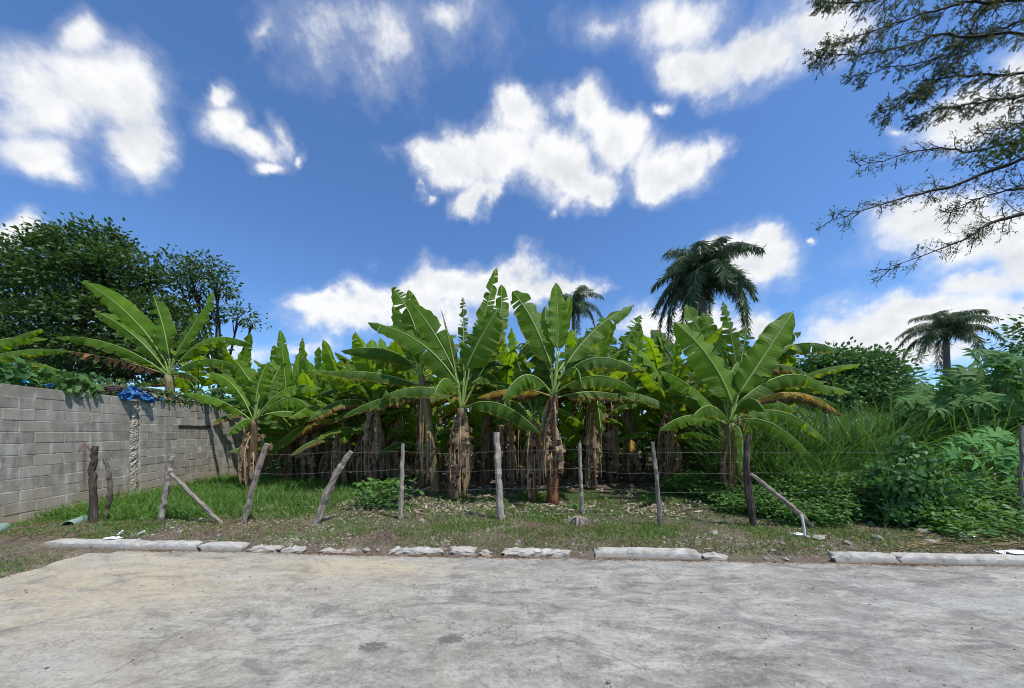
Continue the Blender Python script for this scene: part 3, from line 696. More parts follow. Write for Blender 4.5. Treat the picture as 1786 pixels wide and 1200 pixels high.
# ------------------------------------------------------------------ banana plants
ZUP = np.array([0, 0, 1.]); TOCAM = np.array([0, -1., .15])
def bez(p0, p1, p2, t):
    t = np.asarray(t)[..., None]; return (1-t)**2*p0 + 2*t*(1-t)*p1 + t*t*p2
def bez_d(p0, p1, p2, t):
    t = np.asarray(t)[..., None]; return 2*(1-t)*(p1-p0) + 2*t*(p2-p1)
def leaf_mesh(p0, p1, p2, W, seed, fold=(-.6, -.6), curl=.5, nref=ZUP, tears=4, jit=.10, gap=.04, t0=.14, nu=26, nv=4, mats=None, rib=None, crumple=0, ripple=.02, ribr=None, shred=0.0, off=(0, 0, 0), split=False):
    rs = np.random.default_rng(seed); L = np.linalg.norm(p1-p0) + np.linalg.norm(p2-p1)
    nref = np.asarray(nref, float)
    ph = rs.uniform(0, 6.28, 4)
    def width(s):
        s = np.clip(s, 0, 1); return W*(1-np.exp(-s*13))*np.clip(1-s**4.2, 0, 1)**.62*(1 + .05*np.sin(s*17 + ph[0]))
    B = Bag()
    for side in (1, -1):
        nt_ = rs.poisson(tears) if tears else 0
        cuts = np.concatenate(([0], np.sort(rs.uniform(.06, .97, nt_)), [1]))
        fo = fold[0] if side > 0 else fold[1]
        for a, b in zip(cuts[:-1], cuts[1:]):
            if b - a < .012: continue
            if shred and rs.random() < shred: continue
            n = max(2, int(round((b-a)*nu))+1)
            s = np.linspace(a, b, n); mid = (a+b)/2
            v = np.linspace(0, 1, nv+1); S_, V_ = np.meshgrid(s, v, indexing='ij')
            g = gap*rs.uniform(.3, 1.6) if nt_ else 0
            drift = .035 + rs.normal(0, .008)
            s2 = mid + (S_-mid)*(1 - g*V_**1.5) + drift*V_*np.clip(1-S_, 0, 1)*2*np.clip(S_*5, 0, 1)
            s2 = np.clip(s2, 0, 1); t = t0 + (1-t0)*s2
            pos = bez(p0, p1, p2, t); T = norm(bez_d(p0, p1, p2, t))
            N = nref - (T @ nref)[..., None]*T; N = norm(N); Sd = np.cross(T, N)*side
            w = width(s2)*(1 + (rs.normal(0, .05) if nt_ else 0))
            base = fo + rs.normal(0, jit)
            cl = curl*(1 + rs.normal(0, .25))
            # integrate the cross profile
            off_s = np.zeros_like(V_); off_n = np.zeros_like(V_)
            for k in range(1, nv+1):
                ang = base - cl*(k-.5)/nv + ripple*8*np.sin(s*38 + ph[1] + side)*(k/nv) + .10*np.sin(s*11 + ph[2])*(k/nv)
                off_s[:, k] = off_s[:, k-1] + np.cos(ang)*w[:, k]/nv
                off_n[:, k] = off_n[:, k-1] + np.sin(ang)*w[:, k]/nv
            off_n += ripple*W*np.sin(S_*70 + ph[3])*V_
            Q = pos + Sd*off_s[..., None] + N*off_n[..., None]
            if crumple: Q = Q + rs.normal(0, crumple*W, Q.shape)*V_[..., None]
            m = nv+1; i = np.arange(n-1)[:, None]*m; j = np.arange(nv)[None]
            F = np.stack([i+j, i+m+j, i+m+j+1, i+j+1], -1).reshape(-1, 4)
            if side < 0: F = F[:, ::-1]
            B.add(Q.reshape(-1, 3), F, None, np.stack([S_, V_], -1).reshape(-1, 2), 0, 0)
    r0 = ribr if ribr else max(.009, W*.058)
    tt = np.linspace(0, .99, 14); N0 = norm(bez(p0, p1, p2, tt) - bez(p0, p1, p2, tt))
    if split:
        q = Bag(); q.tube(bez(p0, p1, p2, tt) - 0.003*ZUP, r0*(1 - tt)**.8 + .004, 6, True)
        return B.mesh('leaf', mats[:1], off), q.mesh('midrib', mats[1:], off)
    B.tube(bez(p0, p1, p2, tt) - 0.003*ZUP, r0*(1 - tt)**.8*1.0 + .004, 5, True, 1)
    return B.mesh('leaf', mats, off)
LEAFCOUNT = [0]
def add_leaf(root, p0, p1, p2, W, kind='mid', name='leaf', **k):
    LEAFCOUNT[0] += 1
    blade = {'dark': M_leaf[0], 'mid': M_leaf[1], 'fresh': M_leaf[2], 'old': M_leafold, 'yellow': M_leafyel, 'dead': M_dead, 'pale': M_deadpale, 'orange': M_deadorange}[kind]
    dry = kind in ('dead', 'pale', 'orange', 'yellow')
    d = dict(seed=LEAFCOUNT[0], ripple=.032, jit=.13)
    if kind in ('dead', 'pale', 'orange'): d.update(tears=10, jit=.55, gap=.22, crumple=.14, curl=1.2, shred=.10)
    if kind == 'yellow': d.update(tears=9, jit=.2, gap=.15, curl=.8)
    d.update(k)
    me = leaf_mesh(p0, p1, p2, W, mats=[blade, M_ribdry if dry else M_rib], off=np.array(root.location), **d)
    if d.get('split'):
        o = link(name, me[0], root); link('midrib', me[1], o)
    else: o = link(name, me, root)
    if kind == 'yellow': o['label'] = 'yellow dying leaf'
    elif dry: o['label'] = 'dry brown hanging leaf' if name == 'dead_leaf' else 'dry torn leaf'
    return o
def add_stem(root, base, crown, r0, r1, mat, seed, topext=.25):
    rs = np.random.default_rng(seed); n = 15; t = np.linspace(0, 1, n)
    bend = rs.normal(0, .025, 3); bend[2] = 0
    pts = base + (crown-base)*t[:, None] + bend*np.sin(t*3.14)[:, None]
    pts[0, 2] -= .05
    sides = 14; V, F, F3, uv = tube(pts, r0 + (r1-r0)*t**.8, sides, True)
    k = rs.integers(3, 6); a = np.tile(np.arange(sides), n)/sides*6.28; h = np.repeat(t, sides)
    rr = 1 + .10*np.sin(a*k + h*3 + rs.uniform(0, 6)) + .06*rs.normal(size=len(a)) + .08*np.sin(h*21 + a*2)
    c = np.repeat(pts, sides, 0); V[:n*sides] = c + (V[:n*sides]-c)*rr[:, None]
    link('pseudostem', mesh_np('pseudostem', V - np.array(root.location), F, F3, [mat], uv), root)
def hang_dead(root, base, crown, n, rs, wid=.10, kinds=('dead', 'pale', 'pale'), reach=1.05):
    """dry leaves folded down along the stem"""
    for i in range(n):
        a = rs.uniform(0, 6.28) if i % 3 else rs.uniform(3.6, 5.8)     # more of them to the front
        d = np.array([math.cos(a), math.sin(a), 0]); top = base + (crown-base)*(rs.uniform(.72, 1.0) if i % 4 else rs.uniform(.45, .7))
        Lz = (top[2]-base[2])*rs.uniform(.5, reach)
        p0 = top + d*.06; p2 = top + d*rs.uniform(.10, .30) - ZUP*Lz; p2[2] = max(p2[2], base[2] + .05)
        p1 = (p0+p2)/2 + d*rs.uniform(.10, .26) + ZUP*Lz*.22
        add_leaf(root, p0, p1, p2, rs.uniform(.6, 1.25)*wid, kinds[rs.randrange(len(kinds))], 'dead_leaf', nref=d + ZUP*.1, fold=(rs.uniform(-.9, .2), rs.uniform(-.9, .2)), t0=.04, nu=18, nv=3, ribr=.010)
def banana(label, base_px, crown_px, Z, leaves, r_px=(14, 9), mat=None, dead=4, deadw=.10, seed=0, group=None, zoff=0.0, name='banana_plant', extra=4):
    """a plant whose leaves are read off the photograph: (tip, control, half width px, kind, options)"""
    base = P(base_px[0], base_px[1], Z); base[2] = float(gh(base[0], base[1]))
    crown = P(crown_px[0], crown_px[1], Z + zoff)
    root = thing(name, label, 'banana plant', tuple(base), group)
    add_stem(root, base, crown, r_px[0]*Z/FPX, r_px[1]*Z/FPX, mat or M_stem_brown, seed)
    rs = random.Random(seed)
    for lf in leaves:
        (tx, ty, td), (cx, cy, cd), W, kind = lf[:4]; o = dict(lf[4]) if len(lf) > 4 else {}
        st = o.pop('start', None); sd = o.pop('sd', 0)
        p0 = crown + np.array([rs.uniform(-.03, .03), rs.uniform(-.03, .03), rs.uniform(-.10, .02)]) if st is None else P(st[0], st[1], Z + zoff + sd)
        p1 = P(cx, cy, Z + cd); p2 = P(tx, ty, Z + td)
        if st is not None:      # stalk joining a high blade to the crown
            q = Bag(); tt = np.linspace(0, 1, 8)
            mid = (crown + p0)/2 + np.array([0, 0, 0.02])
            q.tube(bez(crown - ZUP*.05, mid, p0, tt), np.linspace(.030, .016, 8), 6); link('leaf_stalk', q.mesh('leaf_stalk', [M_rib], root.location), root)
            o.setdefault('t0', .03)
        nr = o.pop('n', 'U')
        nref = {'U': ZUP + TOCAM*.25, 'C': TOCAM + ZUP*.1, 'M': TOCAM*.8 + ZUP*.7, 'B': ZUP*.8 - TOCAM*.3}[nr]
        o.setdefault('fold', {'U': (-.85, -.85), 'C': (-.05, -.15), 'M': (-.35, -.35), 'B': (-.5, -.5)}[nr])
        o.setdefault('curl', {'U': .55, 'C': .25, 'M': .45, 'B': .5}[nr])
        o['tears'] = o.get('tears', 3)*1.8 + 1.2; o.setdefault('gap', .07); o.setdefault('jit', .17)
        add_leaf(root, p0, p1, p2, W*(Z + (td+cd)*.5)/FPX, kind, nref=nref, split=True, **o)
    for i in range(extra):       # leaves on the far side of the crown, only partly seen
        az = rs.uniform(.15, 3.0); d = np.array([math.cos(az), math.sin(az), 0]); el = rs.uniform(-.1, 1.1); Li = rs.uniform(1.5, 2.1)
        q0 = crown + np.array([0, .05, rs.uniform(-.1, .25)]); q1 = q0 + Li*.55*(d*math.cos(el+.45) + ZUP*math.sin(el+.45)); q2 = q0 + Li*(d*math.cos(el) + ZUP*(math.sin(el) - .2))
        add_leaf(root, q0, q1, q2, rs.uniform(.22, .3), rs.choice(['dark', 'mid', 'mid']), nref=ZUP - d*.2, fold=(-.5, -.5), curl=.5, tears=rs.uniform(2, 8), gap=.1, nu=18, nv=3)
    hang_dead(root, base, crown, dead, rs, deadw)
    return root
def banana_auto(label, x, y, hgt, seed, n=10, L=2.0, W=.27, dead=3, nu=16, nv=3, group=None, mat=None, tears=9, lean=0, r=.11):
    rs = random.Random(seed); base = np.array([x, y, float(gh(x, y))]); crown = base + np.array([lean, rs.uniform(-.1, .1), hgt])
    root = thing('banana_plant', label, 'banana plant', tuple(base), group)
    add_stem(root, base, crown, r, r*.62, mat or [M_stem_brown, M_stem_brown, M_stem_green, M_stem_brown][rs.randrange(4)], seed)
    a0 = rs.uniform(0, 6.28)
    for i in range(n):
        f = i/(n-1); az = a0 + i*2.4 + rs.uniform(-.35, .35)
        d = np.array([math.cos(az), math.sin(az), 0]); el = math.radians(78 - 78*f**.8 + rs.uniform(-9, 9))
        Li = L*rs.uniform(.82, 1.12)*(1 - .12*f)
        up = math.radians(20 + 26*f)
        p0 = crown + np.array([0, 0, -.16*f])
        p1 = p0 + Li*.56*(d*math.cos(min(1.5, el+up)) + ZUP*math.sin(min(1.5, el+up)))
        p2 = p0 + Li*(d*math.cos(el)*1.02 + ZUP*(math.sin(el) - .22*f))
        kind = 'fresh' if f < .18 else ('mid' if rs.random() < .6 else 'dark')
        if f > .85 and rs.random() < .5: kind = 'old'
        if f > .93 and rs.random() < .35: kind = 'yellow'
        fo = -.1 - .65*f + rs.uniform(-.15, .15)
        add_leaf(root, p0, p1, p2, W*rs.uniform(.85, 1.1), kind, nref=ZUP - d*.35*(1-f), fold=(fo, fo), curl=.3 + .4*f, tears=tears*rs.uniform(.3, 1.8), nu=nu, nv=nv)
    hang_dead(root, base, crown, dead, rs, .14)
    return root

U, C_, M_, B_ = dict(n='U'), dict(n='C'), dict(n='M'), dict(n='B')
ZE = zat(880)
banana('banana plant with smooth red stem, centre of the front row', (965, 880), (965, 690), ZE, [
  ((969,493,.1),(975,560,0),17,'fresh',dict(n='C',start=(972,612),tears=0,fold=(.25,.1))),
  ((995,513,.2),(985,570,.1),10,'fresh',dict(n='C',start=(975,612),tears=0,fold=(.5,.5))),
  ((893,508,.3),(930,545,.1),25,'mid',dict(n='C',start=(962,640),tears=2,fold=(-.1,-.3))),
  ((951,533,.7),(952,600,.4),13,'mid',dict(n='C',start=(962,640),tears=1)),
  ((1106,531,.5),(1035,560,.3),22,'mid',dict(n='M',start=(985,640),tears=4,gap=.12)),
  ((1114,647,-.5),(1030,592,-.2),27,'dark',dict(n='U',start=(978,665),tears=1)),
  ((1110,682,-.9),(1040,625,-.5),24,'mid',dict(n='U',tears=2)),
  ((875,697,-.7),(918,612,-.4),31,'mid',dict(n='U',tears=2)),
  ((830,694,.5),(900,664,.3),18,'yellow',dict(n='U')),
  ((1098,694,.6),(1030,672,.4),17,'old',dict(n='U',tears=8,gap=.2)),
  ((1014,674,-1.2),(1010,610,-.8),20,'dark',dict(n='U',start=(972,668))),
  ((905,600,1.0),(930,590,.7),22,'dark',dict(n='M',start=(962,650),tears=4)),
  ((1050,610,1.1),(1010,590,.8),22,'mid',dict(n='M',start=(972,650),tears=4)),
 ], (11, 7), M_stem_red, 9, .11, 11)
ZD = zat(872)
banana('banana plant with shaggy brown stem, just left of the tall round post', (792, 872), (805, 712), ZD, [
  ((641,562,.2),(745,578,0),25,'mid',dict(n='M',start=(800,672),tears=2)),
  ((669,690,-.5),(735,660,-.3),21,'dark',dict(n='U',start=(797,690),tears=1)),
  ((756,692,-1.0),(776,628,-.7),27,'mid',dict(n='U',start=(799,690),tears=1)),
  ((768,536,.1),(790,610,0),2.2,'old',dict(n='C',start=(800,680),tears=0,ribr=.016)),
  ((868,540,-.2),(838,585,-.2),33,'mid',dict(n='C',start=(812,645),tears=2,fold=(.15,-.25))),
  ((866,466,.3),(848,545,.1),13,'mid',dict(n='C',start=(822,628),tears=7,gap=.25,jit=.5)),
  ((874,496,.5),(880,560,.3),16,'mid',dict(n='C',start=(845,640),tears=4,gap=.2)),
  ((807,518,.6),(809,585,.4),10,'dark',dict(n='C',start=(809,660),tears=16,gap=.45,jit=.6)),
  ((721,532,.4),(760,575,.2),21,'mid',dict(n='C',start=(794,650),tears=3)),
  ((944,757,-.7),(868,672,-.5),24,'dark',dict(n='U',tears=1)),
  ((895,640,.8),(850,610,.5),24,'dark',dict(n='M',start=(815,665),tears=5)),
  ((775,600,1.2),(790,620,.8),18,'mid',dict(n='M',start=(800,670),tears=4)),
 ], (13, 8), M_stem_brown, 24, .16, 12)
ZF = zat(864)
banana('banana plant with leaning greenish stem beside the shaggy one', (762, 864), (735, 655), ZF, [
  ((683,503,.2),(728,545,0),22,'mid',dict(n='C',start=(733,625),tears=6,gap=.2,jit=.3)),
  ((712,505,.4),(725,555,.3),14,'mid',dict(n='C',start=(735,615),tears=4,gap=.15)),
  ((685,533,.4),(702,580,.2),14,'fresh',dict(n='C',start=(728,635),tears=1)),
  ((594,612,-.1),(680,592,0),24,'dark',dict(n='U',start=(725,640),tears=3)),
  ((560,649,-.6),(660,640,-.3),18,'dark',dict(n='U',start=(730,672),tears=3)),
  ((646,714,-.3),(700,680,-.2),19,'old',dict(n='U',tears=9,gap=.15,start=(735,690))),
  ((595,728,-.4),(670,680,-.2),16,'dark',dict(n='U',start=(733,690),tears=2)),
  ((640,640,.9),(690,600,.6),20,'mid',dict(n='M',tears=5)),
  ((800,600,.9),(770,600,.6),20,'mid',dict(n='M',tears=5)),
 ], (10, 6), M_stem_green, 7, .10, 13)
ZG = zat(880)
banana('banana plant with orange yellow stem and broad bright leaves, right of centre', (1274, 880), (1272, 738), ZG, [
  ((1176,561,.1),(1250,620,0),31,'fresh',dict(n='C',start=(1278,708),tears=1,fold=(-.05,-.2))),
  ((1384,542,.1),(1330,625,0),27,'fresh',dict(n='C',start=(1288,688),tears=1,fold=(.05,-.1))),
  ((1151,647,-.3),(1205,660,-.2),20,'fresh',dict(n='M',tears=1)),
  ((1207,728,-.9),(1240,680,-.6),24,'mid',dict(n='U',tears=1)),
  ((1149,751,-.5),(1205,700,-.3),20,'mid',dict(n='U',tears=3)),
  ((1334,718,-1.0),(1304,662,-.7),25,'dark',dict(n='U',tears=1)),
  ((1452,688,-.1),(1385,610,0),23,'mid',dict(n='U',start=(1285,705),tears=2)),
  ((1470,727,.3),(1400,655,.3),17,'yellow',dict(n='U',start=(1300,705),tears=12,jit=.25)),
  ((1442,770,-.5),(1360,680,-.3),20,'mid',dict(n='U',tears=2)),
  ((1420,802,-.7),(1345,705,-.5),19,'mid',dict(n='U',tears=2)),
  ((1392,718,.6),(1330,672,.5),18,'mid',dict(n='U',tears=2)),
  ((1290,832,-.4),(1305,735,-.3),10,'mid',dict(n='C')),
  ((1165,690,.6),(1215,680,.5),17,'dark',dict(n='U',tears=3)),
 ], (10, 7), M_stem_yellow, 6, .08, 14)
banana('banana plant with torn leaves behind the bright one right of centre', (1240, 855), (1285, 660), zat(856), [
  ((1262,525,.1),(1275,580,0),13,'mid',dict(n='C',tears=4,gap=.2,jit=.4)),
  ((1225,545,.3),(1245,590,.2),15,'fresh',dict(n='C',tears=2)),
  ((1196,530,.4),(1225,600,.3),18,'mid',dict(n='C',tears=3)),
  ((1305,570,.2),(1295,600,.1),15,'dark',dict(n='C',tears=6,gap=.25,jit=.4)),
  ((1397,578,.2),(1340,590,.2),19,'dark',dict(n='M',tears=6,gap=.15)),
  ((1464,612,.1),(1385,568,.1),22,'dark',dict(n='U',tears=6)),
  ((1360,600,.9),(1320,600,.6),20,'mid',dict(n='M',tears=5)),
  ((1180,640,.4),(1225,610,.2),20,'mid',dict(n='U',tears=4)),
  ((1420,660,-.1),(1350,610,0),18,'old',dict(n='U',tears=6)),
 ], (13, 9), M_stem_brown, 20, .15, 15)
ZA = zat(858)
banana('young banana plant with thin dark stem near the block wall', (438, 858), (443, 733), ZA, [
  ((323,685,-.1),(385,686,0),14,'fresh',dict(n='U',tears=2)),
  ((365,649,.1),(412,655,0),15,'fresh',dict(n='M',tears=1)),
  ((469,632,.1),(450,655,0),21,'fresh',dict(n='C',start=(446,705),tears=1)),
  ((409,627,.2),(432,655,.1),17,'fresh',dict(n='C',start=(452,690),tears=1)),
  ((562,678,.1),(490,650,0),19,'fresh',dict(n='U',tears=3)),
  ((559,741,-.5),(515,648,-.3),19,'fresh',dict(n='U',tears=2)),
  ((395,761,-.4),(420,722,-.3),15,'fresh',dict(n='U',tears=1)),
  ((488,640,.7),(470,670,.4),17,'mid',dict(n='M',tears=2)),
 ], (8, 6), M_stem_brown, 10, .09, 16)
banana('banana plant behind the block wall above the blue bags', (300, 800), (295, 655), 9.6, [
  ((145,489,.1),(240,545,0),17,'fresh',dict(n='C',start=(288,630),tears=1)),
  ((163,542,-.2),(235,570,-.1),16,'mid',dict(n='M',tears=2)),
  ((97,588,-.4),(200,580,-.2),17,'mid',dict(n='U',tears=2)),
  ((267,515,.1),(285,560,0),16,'mid',dict(n='C',start=(296,625),tears=4,gap=.2,jit=.3)),
  ((373,511,.2),(335,570,.1),15,'mid',dict(n='C',start=(303,625),tears=3,gap=.1)),
  ((440,602,.1),(350,555,0),17,'mid',dict(n='U',tears=3)),
  ((430,647,-.3),(350,600,-.2),15,'mid',dict(n='U',tears=2)),
  ((117,612,.3),(220,625,.2),14,'orange',dict(n='U',tears=16,gap=.5,jit=.3,shred=.3,fold=(-1.35,-1.35),curl=.2,crumple=.05)),
  ((350,668,-.3),(325,640,-.2),10,'old',dict(n='U',tears=5)),
  ((250,600,.8),(270,600,.5),15,'dark',dict(n='M')),
 ], (9, 6), M_stem_green, 1, .08, 17)
banana('banana plant beyond the block wall at the left edge', (-60, 790), (-70, 640), 8.4, [
  ((73,574,.1),(10,585,.1),13,'fresh',dict(n='U',tears=5)),
  ((119,611,-.1),(20,600,0),15,'mid',dict(n='U',tears=6,gap=.2)),
  ((32,672,-.3),(-10,610,-.2),17,'mid',dict(n='U',tears=2)),
  ((-150,560,.1),(-100,570,.1),15,'mid',dict(n='U')),
  ((-60,500,.3),(-75,560,.2),15,'fresh',dict(n='C')),
 ], (9, 6), M_stem_green, 1, .08, 18)
banana('low banana plant behind the forked weathered post', (575, 838), (571, 776), zat(842), [
  ((465,794,-.9),(545,700,-.5),20,'fresh',dict(n='U',tears=2)),
  ((500,690,-.1),(545,700,0),16,'fresh',dict(n='U',tears=2)),
  ((564,592,.2),(585,660,.1),13,'fresh',dict(n='C',tears=0)),
  ((640,640,.1),(600,670,0),17,'fresh',dict(n='M',tears=2)),
  ((530,625,.5),(555,680,.3),14,'fresh',dict(n='C',tears=2)),
  ((655,700,-.3),(610,680,-.2),16,'mid',dict(n='U',tears=2)),
  ((505,745,-.3),(540,730,-.2),13,'mid',dict(n='U')),
  ((600,690,-.9),(585,690,-.6),16,'fresh',dict(n='U')),
 ], (9, 7), M_stem_brown, 7, .09, 19)
banana('banana plant with bundled brown stems behind the slim pale post', (636, 842), (630, 752), zat(846), [
  ((545,680,.1),(590,680,0),18,'mid',dict(n='U',tears=3)),
  ((700,690,-.2),(665,680,-.1),18,'mid',dict(n='U',tears=2)),
  ((735,740,-.3),(690,690,-.1),17,'mid',dict(n='U',tears=2)),
  ((710,775,-.4),(670,715,-.2),14,'mid',dict(n='U',tears=1)),
  ((655,630,.3),(640,690,.2),17,'mid',dict(n='C',tears=3)),
  ((610,630,.4),(622,690,.2),16,'fresh',dict(n='C',tears=2)),
  ((580,715,-.5),(605,700,-.3),16,'mid',dict(n='U',tears=2)),
  ((690,650,.6),(660,670,.4),18,'dark',dict(n='M',tears=3)),
 ], (11, 7), M_stem_brown, 12, .13, 20)
banana('small banana plant close behind the young one near the wall', (503, 838), (505, 765), zat(843), [
  ((522,615,.2),(520,680,.1),10,'fresh',dict(n='C',tears=0,fold=(.6,.6))),
  ((447,740,-.2),(475,735,-.1),18,'dark',dict(n='U',tears=1)),
  ((560,735,-.1),(535,720,0),15,'mid',dict(n='U',tears=1)),
  ((488,575,.3),(500,660,.2),12,'fresh',dict(n='C',tears=2)),
  ((527,588,.5),(518,660,.3),10,'mid',dict(n='C',tears=8,gap=.3)),
  ((470,640,.4),(490,680,.3),17,'mid',dict(n='M',tears=2)),
  ((570,660,.4),(530,680,.3),16,'mid',dict(n='U',tears=3)),
  ((480,800,-.2),(490,770,-.1),10,'old',dict(n='U')),
 ], (9, 7), M_stem_red, 4, .08, 21)
banana('slender banana plant standing just left of the red stem', (930, 872), (930, 735), zat(874), [
  ((880,700,-.1),(905,690,0),17,'mid',dict(n='U',tears=2)),
  ((975,715,.1),(950,690,0),14,'mid',dict(n='U',tears=2)),
  ((900,625,.4),(918,670,.3),18,'dark',dict(n='C',tears=4)),
  ((945,620,.5),(940,670,.3),16,'mid',dict(n='C',tears=4)),
  ((860,735,.3),(895,715,.2),16,'dark',dict(n='U',tears=3)),
  ((948,792,-.35),(944,745,-.3),11,'yellow',dict(n='C',start=(941,742),tears=2,fold=(.2,.2))),
 ], (9, 6), M_stem_red, 13, .13, 22)
banana('banana plant with a crinkled dead leaf hanging over its stem, behind the thin dark post', (1066, 838), (1066, 682), zat(842), [
  ((1075,835,-.25),(1062,640,-.5),21,'dead',dict(n='C',tears=18,gap=.2,jit=.55,shred=.0,fold=(-.7,-.7),start=(1064,690),t0=.02)),
  ((1000,650,.1),(1035,640,0),18,'dark',dict(n='U',tears=4)),
  ((1118,549,.2),(1085,600,.1),15,'mid',dict(n='C',tears=14,gap=.35,jit=.4)),
  ((1105,575,.4),(1090,620,.3),14,'mid',dict(n='C',tears=10,gap=.3)),
  ((1060,560,.6),(1060,620,.4),17,'dark',dict(n='C',tears=5)),
  ((1130,690,-.2),(1100,650,-.1),16,'mid',dict(n='U',tears=4)),
  ((1020,600,.7),(1040,620,.4),18,'dark',dict(n='M',tears=5)),
 ], (11, 8), M_stem_brown, 8, .13, 23)
banana('banana plant with pale shaggy stem left of the thin leaning post', (1098, 838), (1096, 690), zat(841), [
  ((1114,560,.1),(1112,620,0),11,'fresh',dict(n='C',tears=0,fold=(.4,.4))),
  ((1197,626,-.1),(1145,630,0),15,'fresh',dict(n='U',tears=7,gap=.12)),
  ((1060,700,-.2),(1075,675,-.1),13,'old',dict(n='U')),
  ((1178,737,-.3),(1145,680,-.2),15,'dark',dict(n='U',tears=1)),
  ((1160,580,.4),(1130,620,.3),16,'dark',dict(n='C',tears=7,gap=.25)),
  ((1040,630,.5),(1070,630,.4),18,'mid',dict(n='M',tears=4)),
  ((1190,670,.2),(1150,650,.1),15,'mid',dict(n='U',tears=6)),
 ], (11, 8), M_stem_brown, 14, .14, 24)
banana('banana plant with striped dry leaf dangling leftwards, behind the thin leaning post', (1208, 836), (1202, 700), zat(840), [
  ((1165,834,-.2),(1215,700,-.4),17,'pale',dict(n='C',tears=20,gap=.4,jit=.25,shred=.05,start=(1202,748),t0=.02,fold=(-.5,-.5))),
  ((1160,615,.2),(1180,650,.1),18,'mid',dict(n='C',tears=3)),
  ((1135,575,.3),(1175,610,.2),18,'dark',dict(n='C',tears=3)),
  ((1245,600,.3),(1225,640,.2),16,'mid',dict(n='C',tears=3)),
  ((1145,700,-.1),(1175,670,0),16,'old',dict(n='U',tears=8)),
  ((1260,690,0),(1230,660,0),17,'dark',dict(n='U',tears=3)),
  ((1120,660,.5),(1160,640,.4),16,'mid',dict(n='U',tears=5)),
 ], (10, 7), M_stem_brown, 10, .14, 25)
ORD = ['first', 'second', 'third', 'fourth', 'fifth', 'sixth', 'seventh', 'eighth', 'ninth', 'tenth', 'eleventh', 'twelfth', 'thirteenth', 'fourteenth', 'fifteenth', 'sixteenth']
rs = random.Random(99)
rows = [('nearest shaded row behind the fence', 9.7, [695, 850, 900, 1030, 1150, 1325], 2.5, 10, 10),
        ('second shaded row behind the fence', 11.6, [560, 615, 680, 735, 845, 900, 1000, 1040, 1150, 1255, 1310], 2.75, 11, 9),
        ('third shaded row behind the fence', 14.8, [500, 560, 620, 690, 760, 830, 880, 945, 1010, 1075, 1130, 1190, 1250, 1320], 3.0, 10, 7),
        ('farthest visible row of the plantation', 19.0, [530, 590, 650, 715, 790, 860, 925, 985, 1050, 1110, 1170, 1230, 1290, 1350], 3.4, 10, 2)]
sd = 200
for rname, Z, xs, hh, nl, nd_ in rows:
    for i, px in enumerate(xs):
        sd += 1; z = Z + rs.uniform(-.9, .9)
        banana_auto(f'shaded banana plant, {ORD[i]} from the left in the {rname}', (px + rs.uniform(-10, 10) - HX)*z/FPX, z, hh + rs.uniform(-.35, .35), sd, nl, 2.15 + rs.uniform(-.2, .25), .30, nd_ + 1 if Z < 13 else nd_, nu=14 if Z < 16 else 10, group='banana plants in the shaded rows', lean=rs.uniform(-.15, .15))
suck = [(555,10.2),(600,10.6),(660,11),(715,10.4),(770,9.6),(830,10.5),(880,11),(905,12.5),(990,10.8),(1030,12),(1120,12),(1160,10.2),(1180,12.5),(1240,11),(1300,10),(1330,11.5),(640,13),(700,13.5),(800,13),(950,13.5),(1060,14),(1150,14),(1270,13.5),(520,9.6),(605,9.3),(655,9.0),(700,9.4),(735,8.8),(840,9.2),(905,9.6),(1000,9.4),(1165,9.0),(1190,9.8),(1325,8.6),(1100,9.6),(480,10.4)]
suck.sort()
for i, (px, Z) in enumerate(suck):
    nm = (ORD + ['seventeenth', 'eighteenth', 'nineteenth', 'twentieth', 'twenty-first', 'twenty-second', 'twenty-third'] + ['twenty-' + q for q in ORD[3:9]] + ['thirtieth'] + ['thirty-' + q for q in ORD[:9]])[i]
    hs = rs.uniform(.7, 1.6)
    banana_auto(f'short young banana plant in the shade between stems, {nm} from the left', (px-HX)*Z/FPX, Z, hs, 400+i, 8, 1.4 + .3*hs*.5, .21, 2, nu=14, group='young banana plants in the shade', r=.06)
for (px, Z, hh, lab) in [(655, 8.7, 2.25, 'full size banana plant between the slim pale post and the leaning greenish stem'), (880, 8.6, 2.35, 'full size banana plant behind the tall round post'), (1035, 8.5, 2.3, 'full size banana plant just right of the slim dark post'), (1168, 8.7, 2.15, 'full size banana plant just right of the thin leaning post'), (1345, 9.4, 2.3, 'full size banana plant farthest right, before the bushy tree')]:
    banana_auto(lab, (px-HX)*Z/FPX, Z, hh, 600+px, 12, 2.25, .29, 12, nu=24, nv=4, r=.10, tears=10)
for i, (px, Z, hh) in enumerate([(460, 11.2, 2.1), (520, 11.0, 2.3), (545, 9.4, 1.9), (602, 9.0, 1.85), (690, 9.2, 2.0)]):
    banana_auto(f'mid height bright banana plant left of centre, {ORD[i]} from the wall', (px-HX)*Z/FPX, Z, hh, 500+i, 11, 2.0, .25, 8, nu=18, nv=4, group='mid height banana plants left of centre', r=.09)
for i, (px, Z, hh, w) in enumerate([(420, 13.2, 3.3, 'first'), (385, 16.5, 3.9, 'second'), (470, 17.5, 3.4, 'third'), (350, 12.0, 3.0, 'nearest')]):
    banana_auto(['banana plant rising over the far end of the block wall', 'tall banana plant under the leafy tree behind the wall', 'banana plant in the gap right of the leafy tree', 'banana plant just right of the one above the blue bags'][i], (px-HX)*Z/FPX, Z, hh, 300+i, 9, 2.1, .26, 1, nu=14)

